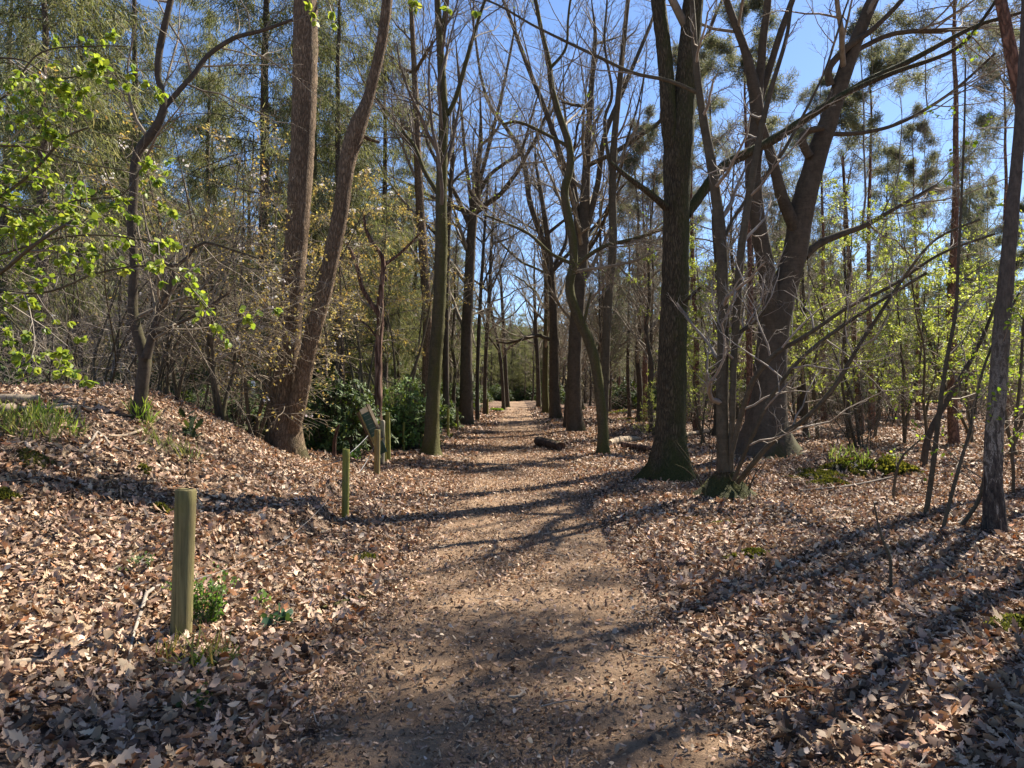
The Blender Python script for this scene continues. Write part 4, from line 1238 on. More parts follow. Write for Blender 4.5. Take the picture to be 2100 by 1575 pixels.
RHO = [(690, 19.0, 1.75, 1.15, 720, 1.0, 'dark glossy rhododendron between the twin oak and the leaning sign'), (640, 21.5, 1.5, 1.0, 420, .9, 'rhododendron close behind the foot of the twin oak'),
       (745, 22, 1.6, 1.1, 480, 1., 'rhododendron behind the leaning sign'), (825, 23.5, 1.75, 1.2, 720, 1.8, 'bright green rhododendron left of the mossy tree'),
       (845, 31, 2.0, 1.4, 480, 1.5, 'light green rhododendron behind the mossy tree'), (470, 21, 1.3, 1.5, 480, .9, 'low dark evergreen bush left of the white marker post'),
       (560, 23, 1.4, 1.4, 420, 1.0, 'evergreen bush behind the white marker post'), (400, 24, 1.5, 1.4, 380, .85, 'evergreen bush in the shade behind the hazel'),
       (30, 17.5, 1.5, 1.6, 620, 1.2, 'evergreen bush behind the logs at the left edge'), (110, 20, 1.2, 1.3, 380, 1.1, 'evergreen bush under the far left spruces'), (915, 36, 1., .8, 240, 1.2, 'small evergreen bush beside the far fence posts')]
for k, (px, d, h, w, n, br, lab) in enumerate(RHO):
    rhodo(300 + k, h, w, n, lab, ground_at(xpx(px, d), d), 'evergreen bushes at the left', br)
fb = rhodo(330, 2.2, 2.0, 380, 'x', (0, 0, 0), 'far evergreen undergrowth', 1., 'evergreen_bush', (.16, .3)); note_kids(fb)
spots = []
for k in range(400):
    y = r.uniform(38, 150); side = -1 if r.random() < .5 else 1
    x = side * r.uniform(4.5 if side < 0 else 8, 6 + y * .5)
    if min([9e9] + [(x - a) ** 2 + (y - b) ** 2 for a, b in spots]) < 9: continue
    spots.append((x, y))
    if len(spots) >= 60: break
for j, (x, y) in enumerate(spots + [(-4.2, 60), (-4.4, 75), (-3.9, 95), (4.6, 88), (-2.0, 120), (-3.5, 152), (-1.5, 156), (.4, 158), (2.2, 156), (4.2, 153), (6, 155), (-5.5, 150)]):
    put(fb, j > 0, x, y, r.random() * 6, r.uniform(.7, 1.25), 'dark evergreen bush in the undergrowth deep in the wood', 'far evergreen undergrowth')
for j in range(34):
    d = r.uniform(24, 44); px = r.uniform(-20, 860)
    if d < 30 and 600 < px < 860: d += 8
    if j % 2: put(fb, 1, xpx(px, d), d, r.random() * 6, r.uniform(.9, 1.5), 'dark evergreen bush in the shade under the left spruces', 'evergreen bushes under the left spruces')
    else: put(protos[0], 1, xpx(px, d), d, r.random() * 6, r.uniform(.26, .42), 'low young spruce growing under the tall spruces on the left', 'young spruces on the left')


# ------------------------------------------------------------------ near branches in fresh leaf
r = rng(400)
dn = 6.6
bx, by = -6.3, 7.2
FL = [(.20, .27, .035), (.27, .34, .04), (.13, .20, .03), (.34, .39, .07)]
trunk = (np.array([[bx, by, float(H(bx, by)) - .1], [bx - .05, by, 2.2], [bx + .05, by - .05, 4], [bx + .1, by, 6.2], [bx, by, 9]]), np.array([.11, .095, .08, .06, .02]))
BR = [[(-420, 700, 12, .4), (-150, 560, 8), (0, 522, 5), (110, 490, 4), (210, 482, 3.5), (330, 498, 3)],
      [(-420, 560, 12, .4), (-100, 470, 9), (0, 405, 7), (70, 350, 6), (130, 285, 5), (180, 262, 4)],
      [(-420, 640, 12, .4), (-120, 640, 10), (0, 560, 8), (60, 510, 8, -.4), (110, 475, 7, -.4), (155, 450, 6, -.4)],
      [(-420, 380, 12, .4), (-150, 250, 7), (0, 205, 4), (80, 110, 3.5), (190, 95, 3), (260, 95, 2.5)],
      [(-420, 300, 12, .4), (-120, 150, 6), (30, 120, 4), (110, 160, 3), (190, 150, 2.5)],
      [(-420, 800, 12, .4), (-160, 720, 6), (-20, 640, 4), (60, 700, 3), (75, 760, 2.5)],
      [(-420, 480, 12, .4), (-100, 330, 6), (40, 300, 4), (150, 330, 3), (260, 350, 2.5)],
      [(-420, 620, 12, .4), (-60, 600, 7), (90, 600, 5), (200, 560, 4), (300, 545, 3.5), (365, 560, 3), (430, 640, 2.5), (470, 665, 2)],
      [(-420, 500, 12, .4), (-80, 420, 6), (60, 440, 4), (160, 410, 3.5), (250, 400, 3), (285, 350, 2.5)],
      [(-420, -200, 14, .4), (-100, -240, 12), (200, -170, 9), (500, -80, 7), (640, -20, 5), (760, -20, 4), (900, -15, 3), (985, 5, 2)]]
st = [trunk]
for bpx in BR:
    p, q = trace(bpx, dn)
    t = np.clip((p[0][2] - 1) / 8, .1, .8); p[0] = resample(*trunk, n=40)[0][int(t * 39)]
    st.append((p, q))
root = empty('beech_tree', trunk[0][0], 'beech outside the left edge whose thin branches in bright fresh leaf reach in', 'tree')
for k, (p, q) in enumerate(st):
    mb = MB(); pp, qq = resample(p, q, step=.08); tubes(mb, pp, qq, 8, .04, r); o = mb.build('trunk' if k == 0 else 'limb', M['slim'], root)
br = stem_batch(st[1:10], 30)
L1 = grow(br, 11, .28, 1, (45, 12), .75, 6, .14, -.02, .6, r, rel=False, rmin=.0028)
L2 = grow(L1, 4, .2, 1, (45, 12), .5, 4, .16, -.05, .7, r, rmin=.002)
topb = stem_batch(st[10:], 30)
T1 = grow(topb, 22, .3, 1, (62, 14), .55, 5, .15, -.25, .6, r, rel=False, rmin=.002)
mb = MB(); tubes(mb, L1[0], L1[1], 4); tubes(mb, L2[0], L2[1], 3); tubes(mb, T1[0], T1[1], 3)
cr = mb.build('crown', M['twig_pale'], root)
fm = MB()


def clusters(fm, br, nodes, r, size=(.04, .068), per=4, t0=.35):
    N, K, _ = br[0].shape
    idx = r.integers(0, N, nodes); f = (t0 + (1 - t0) * r.random(nodes)) * (K - 1.001); i = f.astype(int); a = (f - i)[:, None]
    pos = br[0][idx, i] * (1 - a) + br[0][idx, i + 1] * a; tan = norm(br[0][idx, i + 1] - br[0][idx, i])
    pos = np.repeat(pos, per, 0); tan = np.repeat(tan, per, 0); n = len(pos)
    xd = norm(tan * .6 + r.normal(size=(n, 3)) * .75 - .55 * UP)
    leaves(fm, 'ovate', pos + r.normal(size=(n, 3)) * .008, xd, norm(UP * .8 + r.normal(size=(n, 3)) * .6), r.uniform(*size, n), r.normal(-.2, .15, n), r.normal(.15, .2, n), palette(FL, [3, 3, 2, 1.5], n, r), width=r.uniform(.95, 1.2, n))


clusters(fm, L2, 800, r); clusters(fm, L1, 240, r); clusters(fm, T1, 64, r, per=4, t0=.45)
fm.build('foliage', M['leaf_green'], cr)

# ------------------------------------------------------------------ trees outside the frame that shade the floor
OFF = [(9.2, 11.2, .26, 15), (7.3, 8.5, .24, 14), (13.5, 8.5, .25, 16), (6.2, 6.6, .2, 13), (11.5, 5.6, .22, 15), (13.2, 17.2, .24, 17)]
for k, (x, y, r0, h) in enumerate(OFF):
    rr_ = rng(500 + k); b = np.array(ground_at(x, y, .15))
    p = b + np.stack([np.cumsum(rr_.normal(0, .10, 10)), np.cumsum(rr_.normal(0, .10, 10)), np.linspace(0, h, 10)], 1)
    tree('oak_tree', 'bare oak standing outside the right edge, only its shadow falling on the leaves', 'tree', [(p, np.linspace(r0, .03, 10))], M['oak'], M['twig'], 500 + k, crown_levels(20, n=(10, 5, 4), L=(3.0, .5, .5), t0=.42), group='oaks outside the right edge')


spruce(510, 17.5, .2, 2.5, .5, ground_at(10.1, 14.0), 'pine outside the right edge, only its shadow falling across the path', None, pine=True, name='pine_tree', rich=.7, ndens=.3)

# ------------------------------------------------------------------ posts, sign, wire
def post(name, label, foot, top, w0, w1, mat, cat='post', S=16, bevel=.16, group=None, lump=.03, mids=None, seed=0):
    r = rng(seed); a = np.array(foot, float); b = np.array(top, float); a0 = a + (a - b) / np.linalg.norm(a - b) * .2
    n = 14; t = np.linspace(0, 1, n)[:, None]
    pts = a0 * (1 - t) + b * t
    if mids is not None: pts = resample(np.array([a0] + mids + [b]), np.ones(len(mids) + 2), n=n)[0]
    rad = w0 + (w1 - w0) * t[:, 0]
    ax = norm(b - a)
    pts = np.concatenate([pts, [b + ax * w1 * bevel * .6, b + ax * w1 * bevel]]); rad = np.concatenate([rad, [w1 * (1 - bevel * .45), w1 * (1 - bevel * 1.4)]])
    mb = MB(); tubes(mb, pts, rad, S, lump, r, caps=True)
    o = empty(name, a, label, cat, group) if False else None
    ob = mb.build(name, mat)
    # put the origin at the foot
    off = Vector([float(v) for v in a]); ob.data.transform(__import__('mathutils').Matrix.Translation(-off)); ob.location = off
    return setp(ob, label, cat, group)


M['post'] = woodmat('weathered_post_wood', (.075, .062, .028), (.25, .205, .085), (.155, .15, .04), .5)
M['post_green'] = woodmat('algae_covered_post_wood', (.10, .09, .03), (.24, .21, .06), (.17, .18, .03), .62)
M['post_grey'] = woodmat('grey_post_wood', (.14, .12, .085), (.30, .265, .19), (.15, .15, .06), .35)
M['wood_dark'] = woodmat('dark_brown_board', (.05, .036, .022), (.115, .085, .05))
M['wood_pale'] = woodmat('pale_yellow_board', (.24, .19, .075), (.38, .31, .13))
M['deadwood'] = woodmat('bleached_dead_wood', (.22, .16, .105), (.43, .34, .24))
M['logbark'] = bark('fallen_log_bark', (.06, .04, .03), (.15, .10, .07), moss=.2, fiss=7)
M['steel'] = flatmat('galvanised_wire', (.22, .22, .22), .5, .2)


def up_from(px, py0, d=None):
    a = G(px, py0) if d is None else np.array(ground_at(*P(px, py0, d)[:2]))
    return a, a[1]


fence = {}
a, d = up_from(371, 1322)
b = P(381, 1006, d); fence[0] = (a, b)
post('fence_post', 'thick round fence post with a chamfered top, nearest the viewer', a, b, 21 * d / F, 20.5 * d / F, M['post'], seed=1, bevel=.2, lump=.012)
a, d = up_from(708, 1064); b = P(710, 921, d); fence[1] = (a, b)
post('fence_post', 'narrow square topped green stained post, second from the viewer', a, b, 7.5 * d / F, 7.5 * d / F, M['post_green'], seed=2, bevel=.05)
a, d = up_from(773, 976); b = P(774, 881, d); fence[2] = (a, b)
post('fence_post', 'flat topped brown green post in front of the close group of posts', a, b, 6.2 * d / F, 6 * d / F, M['post'], seed=3, bevel=.05)
a = np.array(ground_at(xpx(784, 17.6), 17.6)); post('fence_post', 'rounded grey post behind the flat topped one', a, P(785, 864, 17.6), 5 * 17.6 / F, 4.6 * 17.6 / F, M['post_grey'], seed=4, bevel=.6)
a = np.array(ground_at(xpx(791, 18.2), 18.2)); post('fence_post', 'thin slat leaning between the grey post and the tall green one', a, P(787, 868, 18.2), 2.2 * 18.2 / F, 2.2 * 18.2 / F, M['post_green'], seed=5, S=6)
a = np.array(ground_at(xpx(797, 18.4), 18.4)); post('fence_post', 'tall green stained post at the right of the close group', a, P(795, 846, 18.4), 5 * 18.4 / F, 4.6 * 18.4 / F, M['post_green'], seed=6, bevel=.3)
a = np.array(ground_at(xpx(688, 17.2), 17.2)); post('broken_stake', 'short broken reddish stake with a bent top in front of the rhododendron', a, P(695, 871, 17.2), 5 * 17.2 / F, 2.4 * 17.2 / F, M['dead'], 'stake', seed=7, mids=[P(686, 905, 17.2)], lump=.12)
for k, (px, d, top, lab) in enumerate([(828, 22.5, 866, 'thin fence post between the tall green post and the mossy tree'), (864, 25.5, 852, 'thin fence post hidden partly by the mossy tree'), (919, 29.5, 838, 'dark thin fence post just right of the mossy tree'),
                                       (938, 34, 835, 'dark thin fence post in front of the stout beech'), (1000, 56, 818, 'pale thin fence post at the bright moss by the path'), (968, 42, 824, 'far thin fence post near the stout beech foot')]):
    a = np.array(ground_at(xpx(px, d), d)); post('fence_post', lab, a, P(px, top, d), 2.6 * d / F if d < 40 else .07, 2.4 * d / F if d < 40 else .06, M['post_green' if k % 2 == 0 else 'post'], seed=10 + k, S=8, group='thin fence posts along the left')


def wire(pts, label, r0=.004, sag=.06, seed=0):
    mb = MB(); out = []
    for a, b in zip(pts[:-1], pts[1:]):
        for t in np.linspace(0, 1, 14)[:-1]:
            p = a * (1 - t) + b * t; p = p - np.array([0, 0, sag * 4 * t * (1 - t)]); out.append(p)
    out.append(pts[-1]); out = np.array(out)
    tubes(mb, out, np.full(len(out), r0), 6)
    setp(mb.build('fence_wire', M['steel']), label, 'wire')


f0, f1, f2 = fence[0], fence[1], fence[2]
side = np.array([.0, .065, 0])
wire([P(-60, 1425, 4.3), f0[0] * .62 + f0[1] * .38 + np.array([-.07, -.02, 0])], 'slack wire running from the thick near post to the lower left', .0018)
wire([f0[0] * .6 + f0[1] * .4 + np.array([.07, 0, 0]), f1[0] * .45 + f1[1] * .55 - np.array([.04, .0, 0])], 'slack wire between the thick near post and the second post', .0016, .2)
wire([P(596, 972, 12.2), f1[0] * .15 + f1[1] * .85 - np.array([.05, 0, 0]), P(755, 893, 16.9)], 'taut pale wire from the bank past the second post to the sign', .006, .02)
wire([P(735, 970, 14.2), P(757, 935, 15.6), f2[0] * .2 + f2[1] * .8], 'loose pale wire rising to the flat topped post', .006, .03)

# leaning information sign
ds = 17.4
root = empty('notice_board', ground_at(xpx(775, ds), ds), 'tilted wooden notice board with a dark green panel leaning left by the posts', 'sign')


def board(mb, c, ux, uy, uz):
    v = np.array([c + sx * ux + sy * uy + sz * uz for sz in (-1, 1) for sy in (-1, 1) for sx in (-1, 1)])
    mb.add(v, [[0, 2, 3, 1], [4, 5, 7, 6], [0, 1, 5, 4], [2, 6, 7, 3], [0, 4, 6, 2], [1, 3, 7, 5]])


A = P(736, 845, ds); B = P(778, 940, ds); B2 = B + (B - A) * .25
ax = norm(B2 - A); wd = norm(np.array([.82, -.45, .25]) - ax * np.dot(ax, np.array([.82, -.45, .25]))); th = np.cross(ax, wd)
mb = MB(); board(mb, (A + B2) / 2, ax * np.linalg.norm(B2 - A) / 2, wd * .035, th * .05); mb.build('post', M['wood_dark'], root, False)
L = np.linalg.norm(B - A)
W = .25
mb = MB(); board(mb, A + ax * L * .5 + wd * (.042), ax * L * .5, wd * .006, th * .052); mb.build('edge_strip', M['wood_pale'], root, False)
pc = A + ax * L * .31 + wd * (.05 + W / 2)
mb = MB(); board(mb, pc, ax * L * .25, wd * W / 2, th * .012)
pan = mb.build('panel', flatmat('dark_green_panel', (.028, .085, .075), .4, .1), root, False)
mb = MB(); board(mb, A + ax * L * .02 + wd * (.05 + W / 2), ax * L * .05, wd * W / 2, th * .013); mb.build('header', flatmat('white_yellow_header', (.62, .60, .46), .5, .1), root, False)
mb = MB(); board(mb, A + ax * L * .62 + wd * (.05 + W / 2), ax * L * .055, wd * (W / 2 + .02), th * .03); mb.build('crossbar', M['wood_pale'], root, False)
fs = -1 if np.dot(th, np.array([0, 0, CAMZ]) - pc) < 0 else 1
for k in range(5):
    mb = MB(); board(mb, pc + ax * L * (-.19 + .095 * k) + th * fs * .0145, ax * .004, wd * W * (.42 if k % 2 else .36), th * .002); mb.build('text_line', flatmat('pale_lettering', (.22, .27, .25), .5, .05), pan, False)
mb = MB(); board(mb, A + wd * (.06 + W) + ax * L * .3, ax * L * .36, wd * .012, th * .05); mb.build('edge_strip', M['wood_dark'], root, False)
mb = MB(); board(mb, A + ax * L * .82 + wd * (.05 + W * .45), ax * L * .12, wd * W * .45, th * .012); mb.build('panel', flatmat('lower_green_panel', (.035, .075, .05), .4, .1), root, False)

# white waymarker
dw = 22.
root = empty('waymarker_post', ground_at(xpx(518, dw), dw), 'slim pale waymarker post with white plates beside the twin oak', 'waymarker')
a = np.array(ground_at(xpx(518, dw), dw)); t = P(518, 779, dw)
mb = MB(); pts = np.stack([a - np.array([0, 0, .2]), (a + t) / 2, t]); tubes(mb, pts, np.full(3, .045), 10, caps=True); mb.build('post', M['post_grey'], root)
for k, (py, c) in enumerate(((787, (.8, .8, .8)), (801, (.35, .45, .38)))):
    p = P(518, py, dw) + np.array([.03, -.05, 0]); mb = MB(); board(mb, p, np.array([.055, 0, 0]), np.array([0, .006, 0]), np.array([0, 0, .075])); pl = mb.build('plate', flatmat('plate_paint', c, .5, .05), root, False)
    if k == 0:
        mb = MB(); board(mb, p + np.array([.0, -.008, -.005]), np.array([.05, 0, 0]), np.array([0, .001, 0]), np.array([0, 0, .012])); mb.build('dark_mark', flatmat('dark_paint', (.03, .03, .03), .5, .05), pl, False)


# ------------------------------------------------------------------ logs and sticks
def log(name, label, pxs, mat, cat='log', seed=0, S=14, lift=.5, step=.12, fork=None, d=None):
    """Lying wood: outline points (px, py, width px) set down on the floor."""
    r = rng(seed); pts = []; rad = []
    for px, py, w in pxs:
        p = G(px, py); q = w * .5 * p[1] / F; p = p + np.array([0, 0, q * lift * 2]); pts.append(p); rad.append(q)
    mb = MB(); pp, qq = resample(pts, rad, step=step); tubes(mb, pp, qq, S, .06, r, caps=True)
    return setp(mb.build(name, mat), label, cat)


log('fallen_log', 'short cut log lying at the right edge of the path', [(1104, 914, 20), (1125, 919, 20), (1150, 925, 19)], M['logbark'], lift=.45)
log('fallen_log', 'reddish rotten log lying between crooked tree and thick oak', [(1276, 918, 13), (1310, 924, 13), (1345, 929, 12)], M['dead'], seed=2)
log('fallen_log', 'pale broken log end beside the foot of the crooked tree', [(1250, 915, 12), (1268, 911, 15), (1290, 908, 14), (1308, 905, 9)], M['deadwood'], seed=3)
log('fallen_branch', 'pale fallen branch lying behind the thick oak', [(1398, 896, 8), (1440, 890, 8), (1478, 886, 8)], M['deadwood'], 'branch', 4)
log('fallen_log', 'long debarked log at the left edge behind the cut branches', [(-60, 832, 20), (20, 830, 19), (80, 827, 16)], M['deadwood'], seed=5)
log('cut_branch', 'pale cut branch lying on the left bank below the log', [(20, 846, 7), (70, 848, 7), (120, 850, 8), (160, 849, 8), (188, 853, 8)], M['deadwood'], 'branch', 6, lift=1.1)
log('cut_branch', 'forked pale piece resting on the cut branch', [(100, 850, 5), (120, 842, 6), (142, 838, 5)], M['deadwood'], 'branch', 7, lift=1.5)
log('cut_stump', 'sawn pale stump end at the left edge of the bank', [(4, 858, 22), (14, 856, 22), (26, 853, 20)], M['deadwood'], 'log', 8, lift=.6)
log('fallen_branch', 'crooked fallen twig on the sunny bank', [(160, 936, 4), (185, 920, 5), (200, 903, 6), (214, 908, 5), (228, 926, 4), (262, 934, 4), (285, 942, 3)], M['twig_pale'], 'branch', 9, S=6, lift=1.6)
log('fallen_branch', 'bleached stick lying across the sunny bank', [(222, 906, 5), (255, 902, 6), (298, 888, 6)], M['deadwood'], 'branch', 10, S=6, lift=1.2)
log('fallen_branch', 'smooth pale stick at the left edge in front of the thick near post', [(-40, 1386, 16), (20, 1383, 15), (70, 1378, 13), (118, 1374, 8)], M['deadwood'], 'branch', 11, S=8, lift=.9)
log('fallen_branch', 'bent grey stick propped by the thick near post', [(262, 1478, 4), (264, 1400, 6), (270, 1330, 6), (290, 1280, 8), (302, 1240, 8), (318, 1222, 7), (332, 1216, 6)], M['twig_pale'], 'branch', 12, S=8, lift=2)
log('fallen_branch', 'mossy stick lying at the left edge of the path', [(660, 1256, 9), (700, 1249, 10), (735, 1240, 10), (760, 1227, 8)], M['mossy'], 'branch', 13, S=8, lift=.8)
log('fallen_branch', 'long thin fallen branch in front of the mossy hump', [(1640, 1012, 4), (1700, 1008, 5), (1760, 1000, 5), (1830, 985, 4)], M['twig_dark'], 'branch', 14, S=6, lift=1.3)
log('fallen_branch', 'dark stick lying at the foot of the coppiced tree', [(1545, 1010, 6), (1575, 1011, 6), (1600, 1012, 5)], M['twig_dark'], 'branch', 15, S=6)
log('fallen_branch', 'thin pale stick on the path', [(1043, 1445, 5), (1062, 1437, 6), (1078, 1426, 5)], M['deadwood'], 'branch', 16, S=6, step=.03)
log('fallen_branch', 'dark branch lying in the lower right corner', [(2030, 1352, 8), (2070, 1370, 9), (2120, 1395, 10)], M['twig_dark'], 'branch', 17, S=6)
# dead standing sticks
p0 = G(1826, 1212); dd = p0[1]
mb = MB(); pp, qq = resample([p0 - np.array([0, 0, .05]), P(1826, 1150, dd), P(1815, 1120, dd), P(1803, 1085, dd), P(1792, 1030, dd)], np.array([7, 6.5, 6, 5, 3]) * .5 * dd / F, step=.05); tubes(mb, pp, qq, 8, .06, rng(3), caps=True)
setp(mb.build('dead_stick', M['slim']), 'bent dead stick standing alone in the leaves in front of the birch', 'stick')


# ------------------------------------------------------------------ moss, grass and small plants
def moss(label, px, py, w, h, seed, n=2600, cols=((.04, .048, .010), (.085, .092, .018), (.17, .165, .035)), depth=.6, blade=(.02, .045), name='moss_cushion', dome=.06):
    r = rng(seed); c = G(px, py); sw = w * .5 * c[1] / F
    a = r.uniform(0, 6.28, n); q = np.sqrt(r.random(n)); edge = .3 + 1.15 * vnoise(a * 2.2 + seed, a * 0, seed)
    x = c[0] + np.cos(a) * q * sw * edge; y = c[1] + np.sin(a) * q * sw * depth * edge
    keep = vnoise(x * 26 / (1 + sw * 4), y * 26 / (1 + sw * 4), seed) + .35 * (1 - q) > .42
    x, y, q = x[keep], y[keep], q[keep]; n = len(x)
    z = H(x, y) + dome * np.maximum(0, 1 - q ** 2) * (.5 + vnoise(x * 9, y * 9, seed + 3))
    xd = norm(r.normal(size=(n, 3)) * .55 + UP)
    mb = MB(); leaves(mb, 'strip', np.stack([x, y, z], 1), xd, r.normal(size=(n, 3)), r.uniform(*blade, n), r.normal(0, .3, n), 0., palette(cols, [2, 3, 2], n, r), width=r.uniform(.22, .5, n))
    nr, na = 7, 26
    aa = np.arange(na) / na * 2 * np.pi; ed = .8 * (.3 + 1.15 * vnoise(aa * 2.2 + seed, aa * 0, seed))
    rings = np.linspace(0.02, 1.0, nr); V = []
    for q_ in rings:
        xx = c[0] + np.cos(aa) * q_ * sw * ed; yy = c[1] + np.sin(aa) * q_ * sw * depth * ed
        V.append(np.stack([xx, yy, H(xx, yy) + dome * (1 - q_ ** 2) + .006 - .03 * (q_ > .99)], 1))
    ii = np.arange(na); i2 = (ii + 1) % na
    qd = np.concatenate([np.stack([k * na + ii, (k + 1) * na + ii, (k + 1) * na + i2, k * na + i2], 1) for k in range(nr - 1)])[:, ::-1]
    mb.add(np.concatenate(V), qd, col=np.array(cols[0]) * np.array([.75, .6, .7]))
    setp(mb.build(name, M['grass']), label, 'moss')


moss('bright green moss cushion on the right side of the path beside a red leaf', 1540, 1150, 90, 0, 1)
moss('small moss patch at the left edge of the path', 752, 1156, 64, 0, 2, 1500)
moss('moss covering the left slope of the low hump', 1672, 978, 130, 0, 3, 4200, blade=(.02, .05), dome=.06)
moss('thick moss on the crown of the low hump', 1735, 960, 110, 0, 4, 4600, blade=(.02, .05), dome=.09)
moss('moss on the near face of the low hump', 1700, 995, 80, 0, 5, 3000, blade=(.02, .05), dome=.07)
moss('grassy moss on the right shoulder of the low hump', 1830, 968, 120, 0, 6, 3200, blade=(.05, .13))
moss('bright mossy mound beyond the crooked tree', 1275, 846, 70, 0, 7, 1500, blade=(.05, .1), dome=.12)
moss('small mossy patch on the mound right of the crooked tree', 1290, 862, 40, 0, 8, 700, blade=(.05, .09))
moss('moss beside the path at the lower right', 2080, 1300, 130, 0, 9, 2400, cols=((.07, .085, .02), (.11, .12, .03), (.15, .15, .05)))
moss('moss patch at the left edge of the bank', 8, 1025, 70, 0, 10, 2200)
moss('olive moss patch on the sunny bank', 62, 945, 90, 0, 11, 2000, cols=((.07, .075, .02), (.10, .10, .03), (.13, .125, .05)))
moss('pale moss by the foot of the coppiced tree', 1480, 1078, 70, 0, 12, 1000, cols=((.09, .10, .025), (.13, .13, .035), (.16, .15, .05)), dome=.02, blade=(.012, .03))
moss('small moss patch below the coppiced tree', 1425, 1065, 56, 0, 13, 800, dome=.02, blade=(.012, .03))
moss('moss on the top edge of the bank left of the twin oak', 470, 862, 90, 0, 14, 1500, cols=((.07, .085, .02), (.11, .12, .03), (.16, .15, .05)))
moss('vivid green moss bank beside the far path on the left', 1019, 843, 26, 0, 15, 900, blade=(.1, .22), cols=((.08, .14, .02), (.12, .2, .025), (.16, .24, .04)))
moss('small moss tuft on the bank below the bleached stick', 295, 975, 40, 0, 16, 700)
moss('small moss tuft on the bank left of the second post', 330, 1055, 44, 0, 17, 700)


def tuft(name, label, px, py, w, n, hgt, seed, cols=((.12, .20, .03), (.2, .29, .05), (.28, .33, .1)), cat='grass', depth=.7, width=.05):
    r = rng(seed); c = G(px, py); sw = w * .5 * c[1] / F
    a = r.uniform(0, 6.28, n); q = np.sqrt(r.random(n)); x = c[0] + np.cos(a) * q * sw; y = c[1] + np.sin(a) * q * sw * depth
    xd = norm(r.normal(size=(n, 3)) * np.array([.35, .35, .1]) + UP)
    mb = MB(); leaves(mb, 'lance', np.stack([x, y, H(x, y)], 1), xd, norm(r.normal(size=(n, 3)) + .2 * UP), r.uniform(hgt * .5, hgt * 1.2, n), r.normal(-.3, .3, n), .1, palette(cols, [2, 3, 2], n, r), width=width * r.uniform(.5, 1.5, n) / .14 * .5)
    setp(mb.build(name, M['grass']), label, cat)


tuft('grass_tuft', 'fresh grass growing by the cut branch at the left edge', 45, 885, 150, 210, .24, 1, cols=((.13, .17, .05), (.19, .23, .07), (.27, .27, .12)))
tuft('grass_tuft', 'thin grass on the bank below the hazel tree', 350, 925, 120, 120, .2, 2, cols=((.13, .17, .05), (.19, .23, .07), (.27, .27, .12)))
tuft('grass_tuft', 'grass around the foot of the kinked hazel', 290, 868, 46, 110, .3, 3)
tuft('grass_tuft', 'grass on the left bank right of the fresh grass', 120, 880, 110, 160, .22, 4)
tuft('grass_tuft', 'grass blades on top of the low mossy hump', 1745, 945, 90, 150, .22, 5)
tuft('grass_tuft', 'short grass in the sunny clearing beyond the great beech', 1690, 838, 200, 900, .3, 6, cols=((.14, .17, .05), (.2, .22, .08), (.25, .26, .12)), depth=1.6)
tuft('grass_tuft', 'grass wisps below the thick near post', 400, 1370, 160, 60, .2, 7, cols=((.2, .19, .06), (.16, .2, .05), (.3, .24, .1)))


def leafy_plant(name, label, px, py, h, w, n, seed, cols, tpl='ovate', size=(.015, .03), cat='plant', mat='leaf_green', stems=16):
    r = rng(seed); c = G(px, py) ; root = empty(name, c, label, cat)
    st = []
    d = norm(np.stack([r.normal(0, w, stems), r.normal(0, w, stems), np.ones(stems)], 1)); L = h * r.uniform(.5, 1.1, stems)
    pts = np.empty((stems, 6, 3)); pts[:, 0] = c + np.stack([r.normal(0, .03, stems), r.normal(0, .03, stems), np.full(stems, -.02)], 1)
    for k in range(1, 6):
        d = norm(d + r.normal(size=(stems, 3)) * .14); pts[:, k] = pts[:, k - 1] + d * (L / 5)[:, None]
    mb = MB(); tubes(mb, pts, np.repeat(np.linspace(.0035, .0015, 6)[None], stems, 0), 4); mb.build('stem', M['twig'], root)
    fm = MB(); buds(fm, (pts, None, L), n, size, cols, [1] * len(cols), r, tpl=tpl, droop=.1, spread=.012, t0=.15); fm.build('foliage', M[mat], root)


leafy_plant('heath_plant', 'small leaved green bush right beside the thick near post', 432, 1285, .42, .3, 900, 1, [(.06, .12, .02), (.10, .18, .03), (.14, .22, .06)], size=(.015, .035), stems=26)
leafy_plant('heath_plant', 'low green sprigs on the bank behind the thick near post', 285, 1175, .16, .6, 260, 2, [(.08, .13, .04), (.13, .19, .06)], size=(.012, .028))
leafy_plant('holly_seedling', 'holly seedling with a few dark glossy leaves left of the path', 562, 1290, .2, .35, 26, 3, [(.03, .075, .035), (.05, .1, .045)], size=(.05, .085), mat='leaf_dark', stems=5)
leafy_plant('bramble_shoot', 'light green seedling next to the holly seedling', 540, 1255, .17, .5, 34, 4, [(.16, .26, .05), (.22, .32, .08)], size=(.03, .05), stems=6)
leafy_plant('fern_plant', 'small green fern in front of the thick near post', 440, 1365, .14, .9, 420, 5, [(.07, .13, .02), (.11, .18, .03)], size=(.02, .045), tpl='lance', stems=12)
leafy_plant('fern_plant', 'green sprig in the shade below the near post', 395, 1455, .14, .8, 120, 6, [(.06, .10, .02), (.09, .13, .03)], size=(.015, .035), stems=8)
leafy_plant('oak_seedling', 'drooping dark leaved seedling on the bank below the hazel', 405, 905, .45, .5, 22, 7, [(.03, .05, .02), (.05, .075, .03)], size=(.12, .2), tpl='oak', mat='leaf_dark', stems=4)
leafy_plant('rhododendron_shoot', 'low glossy shoot between the second post and the flat topped post', 735, 945, .35, .7, 60, 8, [(.05, .11, .035), (.08, .16, .05)], size=(.1, .16), tpl='lance', mat='leaf_dark', stems=7)

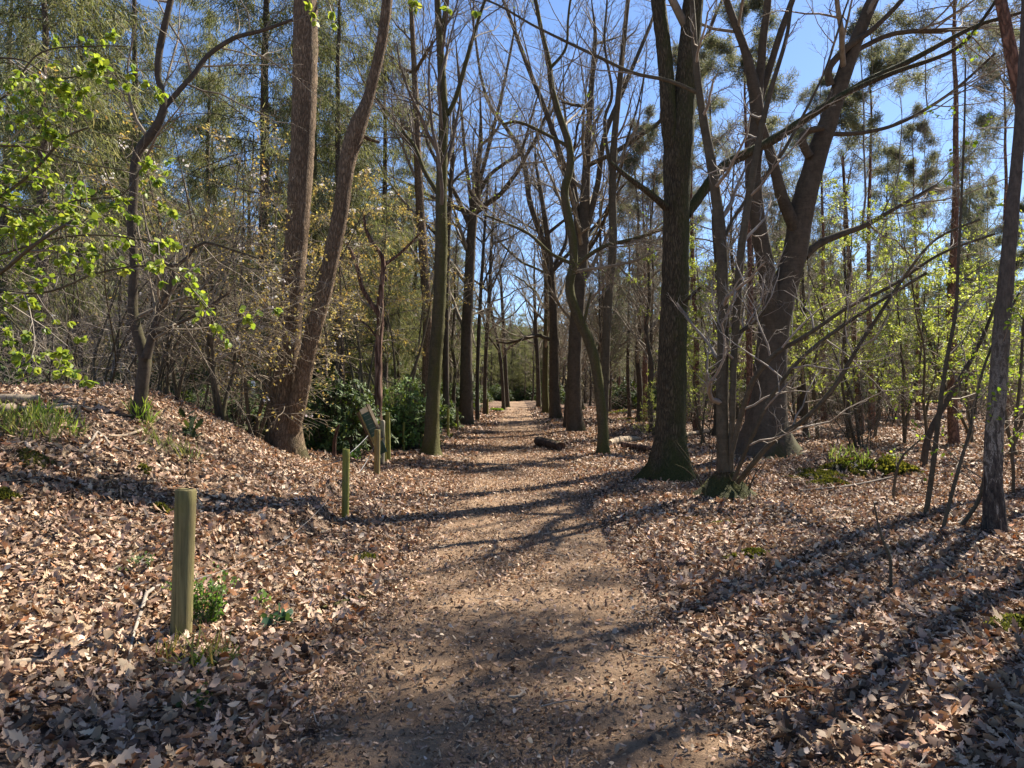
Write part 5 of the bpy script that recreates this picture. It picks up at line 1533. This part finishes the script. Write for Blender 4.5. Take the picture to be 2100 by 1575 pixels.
# root shoots around the coppiced tree foot
cb = G(1487, 1012)
rr_ = rng(900); n = 26; pts = np.empty((n, 6, 3)); a = rr_.uniform(0, 6.28, n)
pts[:, 0] = cb + np.stack([np.cos(a) * .3, np.sin(a) * .3, np.full(n, -.03)], 1)
d_ = norm(np.stack([np.cos(a) * .45, np.sin(a) * .45, np.ones(n)], 1)); L = rr_.uniform(.25, 1.1, n)
for k in range(1, 6):
    d_ = norm(d_ + rr_.normal(size=(n, 3)) * .12); pts[:, k] = pts[:, k - 1] + d_ * (L / 5)[:, None]
mb = MB(); tubes(mb, pts, np.repeat(np.linspace(.012, .004, 6)[None], n, 0), 5)
setp(mb.build('root_shoots', M['hazel']), 'tuft of thin root shoots around the foot of the coppiced tree', 'shoots', kind='stuff')

# ------------------------------------------------------------------ light, sky, camera
w = bpy.data.worlds.new('World'); sc.world = w; w.use_nodes = True
nt = w.node_tree
bg = nt.nodes['Background']; sky = nt.nodes.new('ShaderNodeTexSky'); sky.sky_type = 'NISHITA'; sky.sun_disc = False
sky.sun_elevation = SUN_EL; sky.sun_rotation = SUN_AZ; sky.air_density = 1.0; sky.dust_density = .25; sky.ozone_density = 2.6; sky.altitude = 0
tint = nt.nodes.new('ShaderNodeMix'); tint.data_type = 'RGBA'; tint.blend_type = 'MULTIPLY'; tint.inputs[0].default_value = 1
nt.links.new(sky.outputs[0], tint.inputs[6]); tint.inputs[7].default_value = (.87, .96, 1.13, 1)
nt.links.new(tint.outputs[2], bg.inputs['Color']); bg.inputs['Strength'].default_value = .052

sl = bpy.data.lights.new('sun', 'SUN'); sl.energy = 5.0; sl.angle = math.radians(.55); sl.color = (1, .915, .79)
so = bpy.data.objects.new('sun', sl); COL.objects.link(so)
sd = Vector((math.sin(SUN_AZ) * math.cos(SUN_EL), math.cos(SUN_AZ) * math.cos(SUN_EL), math.sin(SUN_EL)))
so.rotation_euler = (-sd).to_track_quat('-Z', 'Y').to_euler(); so.location = sd * 60

cam = bpy.data.cameras.new('camera'); co = bpy.data.objects.new('camera', cam); COL.objects.link(co)
cam.sensor_width = 36; cam.lens = 36 * F / 2100; cam.clip_start = .05; cam.clip_end = 2000
co.location = (0, 0, CAMZ); co.rotation_euler = (math.pi / 2 + PITCH, 0, 0)
sc.camera = co

sc.view_settings.view_transform = 'Standard'; sc.view_settings.look = 'None'; sc.view_settings.gamma = 1; sc.view_settings.exposure = 1.7
cy = sc.cycles
cy.max_bounces = 5; cy.diffuse_bounces = 3; cy.glossy_bounces = 2; cy.transmission_bounces = 3; cy.transparent_max_bounces = 4
cy.use_denoising = True
try: cy.denoiser = 'OPENIMAGEDENOISE'
except Exception: pass
cy.use_adaptive_sampling = True; cy.adaptive_threshold = .015
cy.sample_clamp_indirect = 6
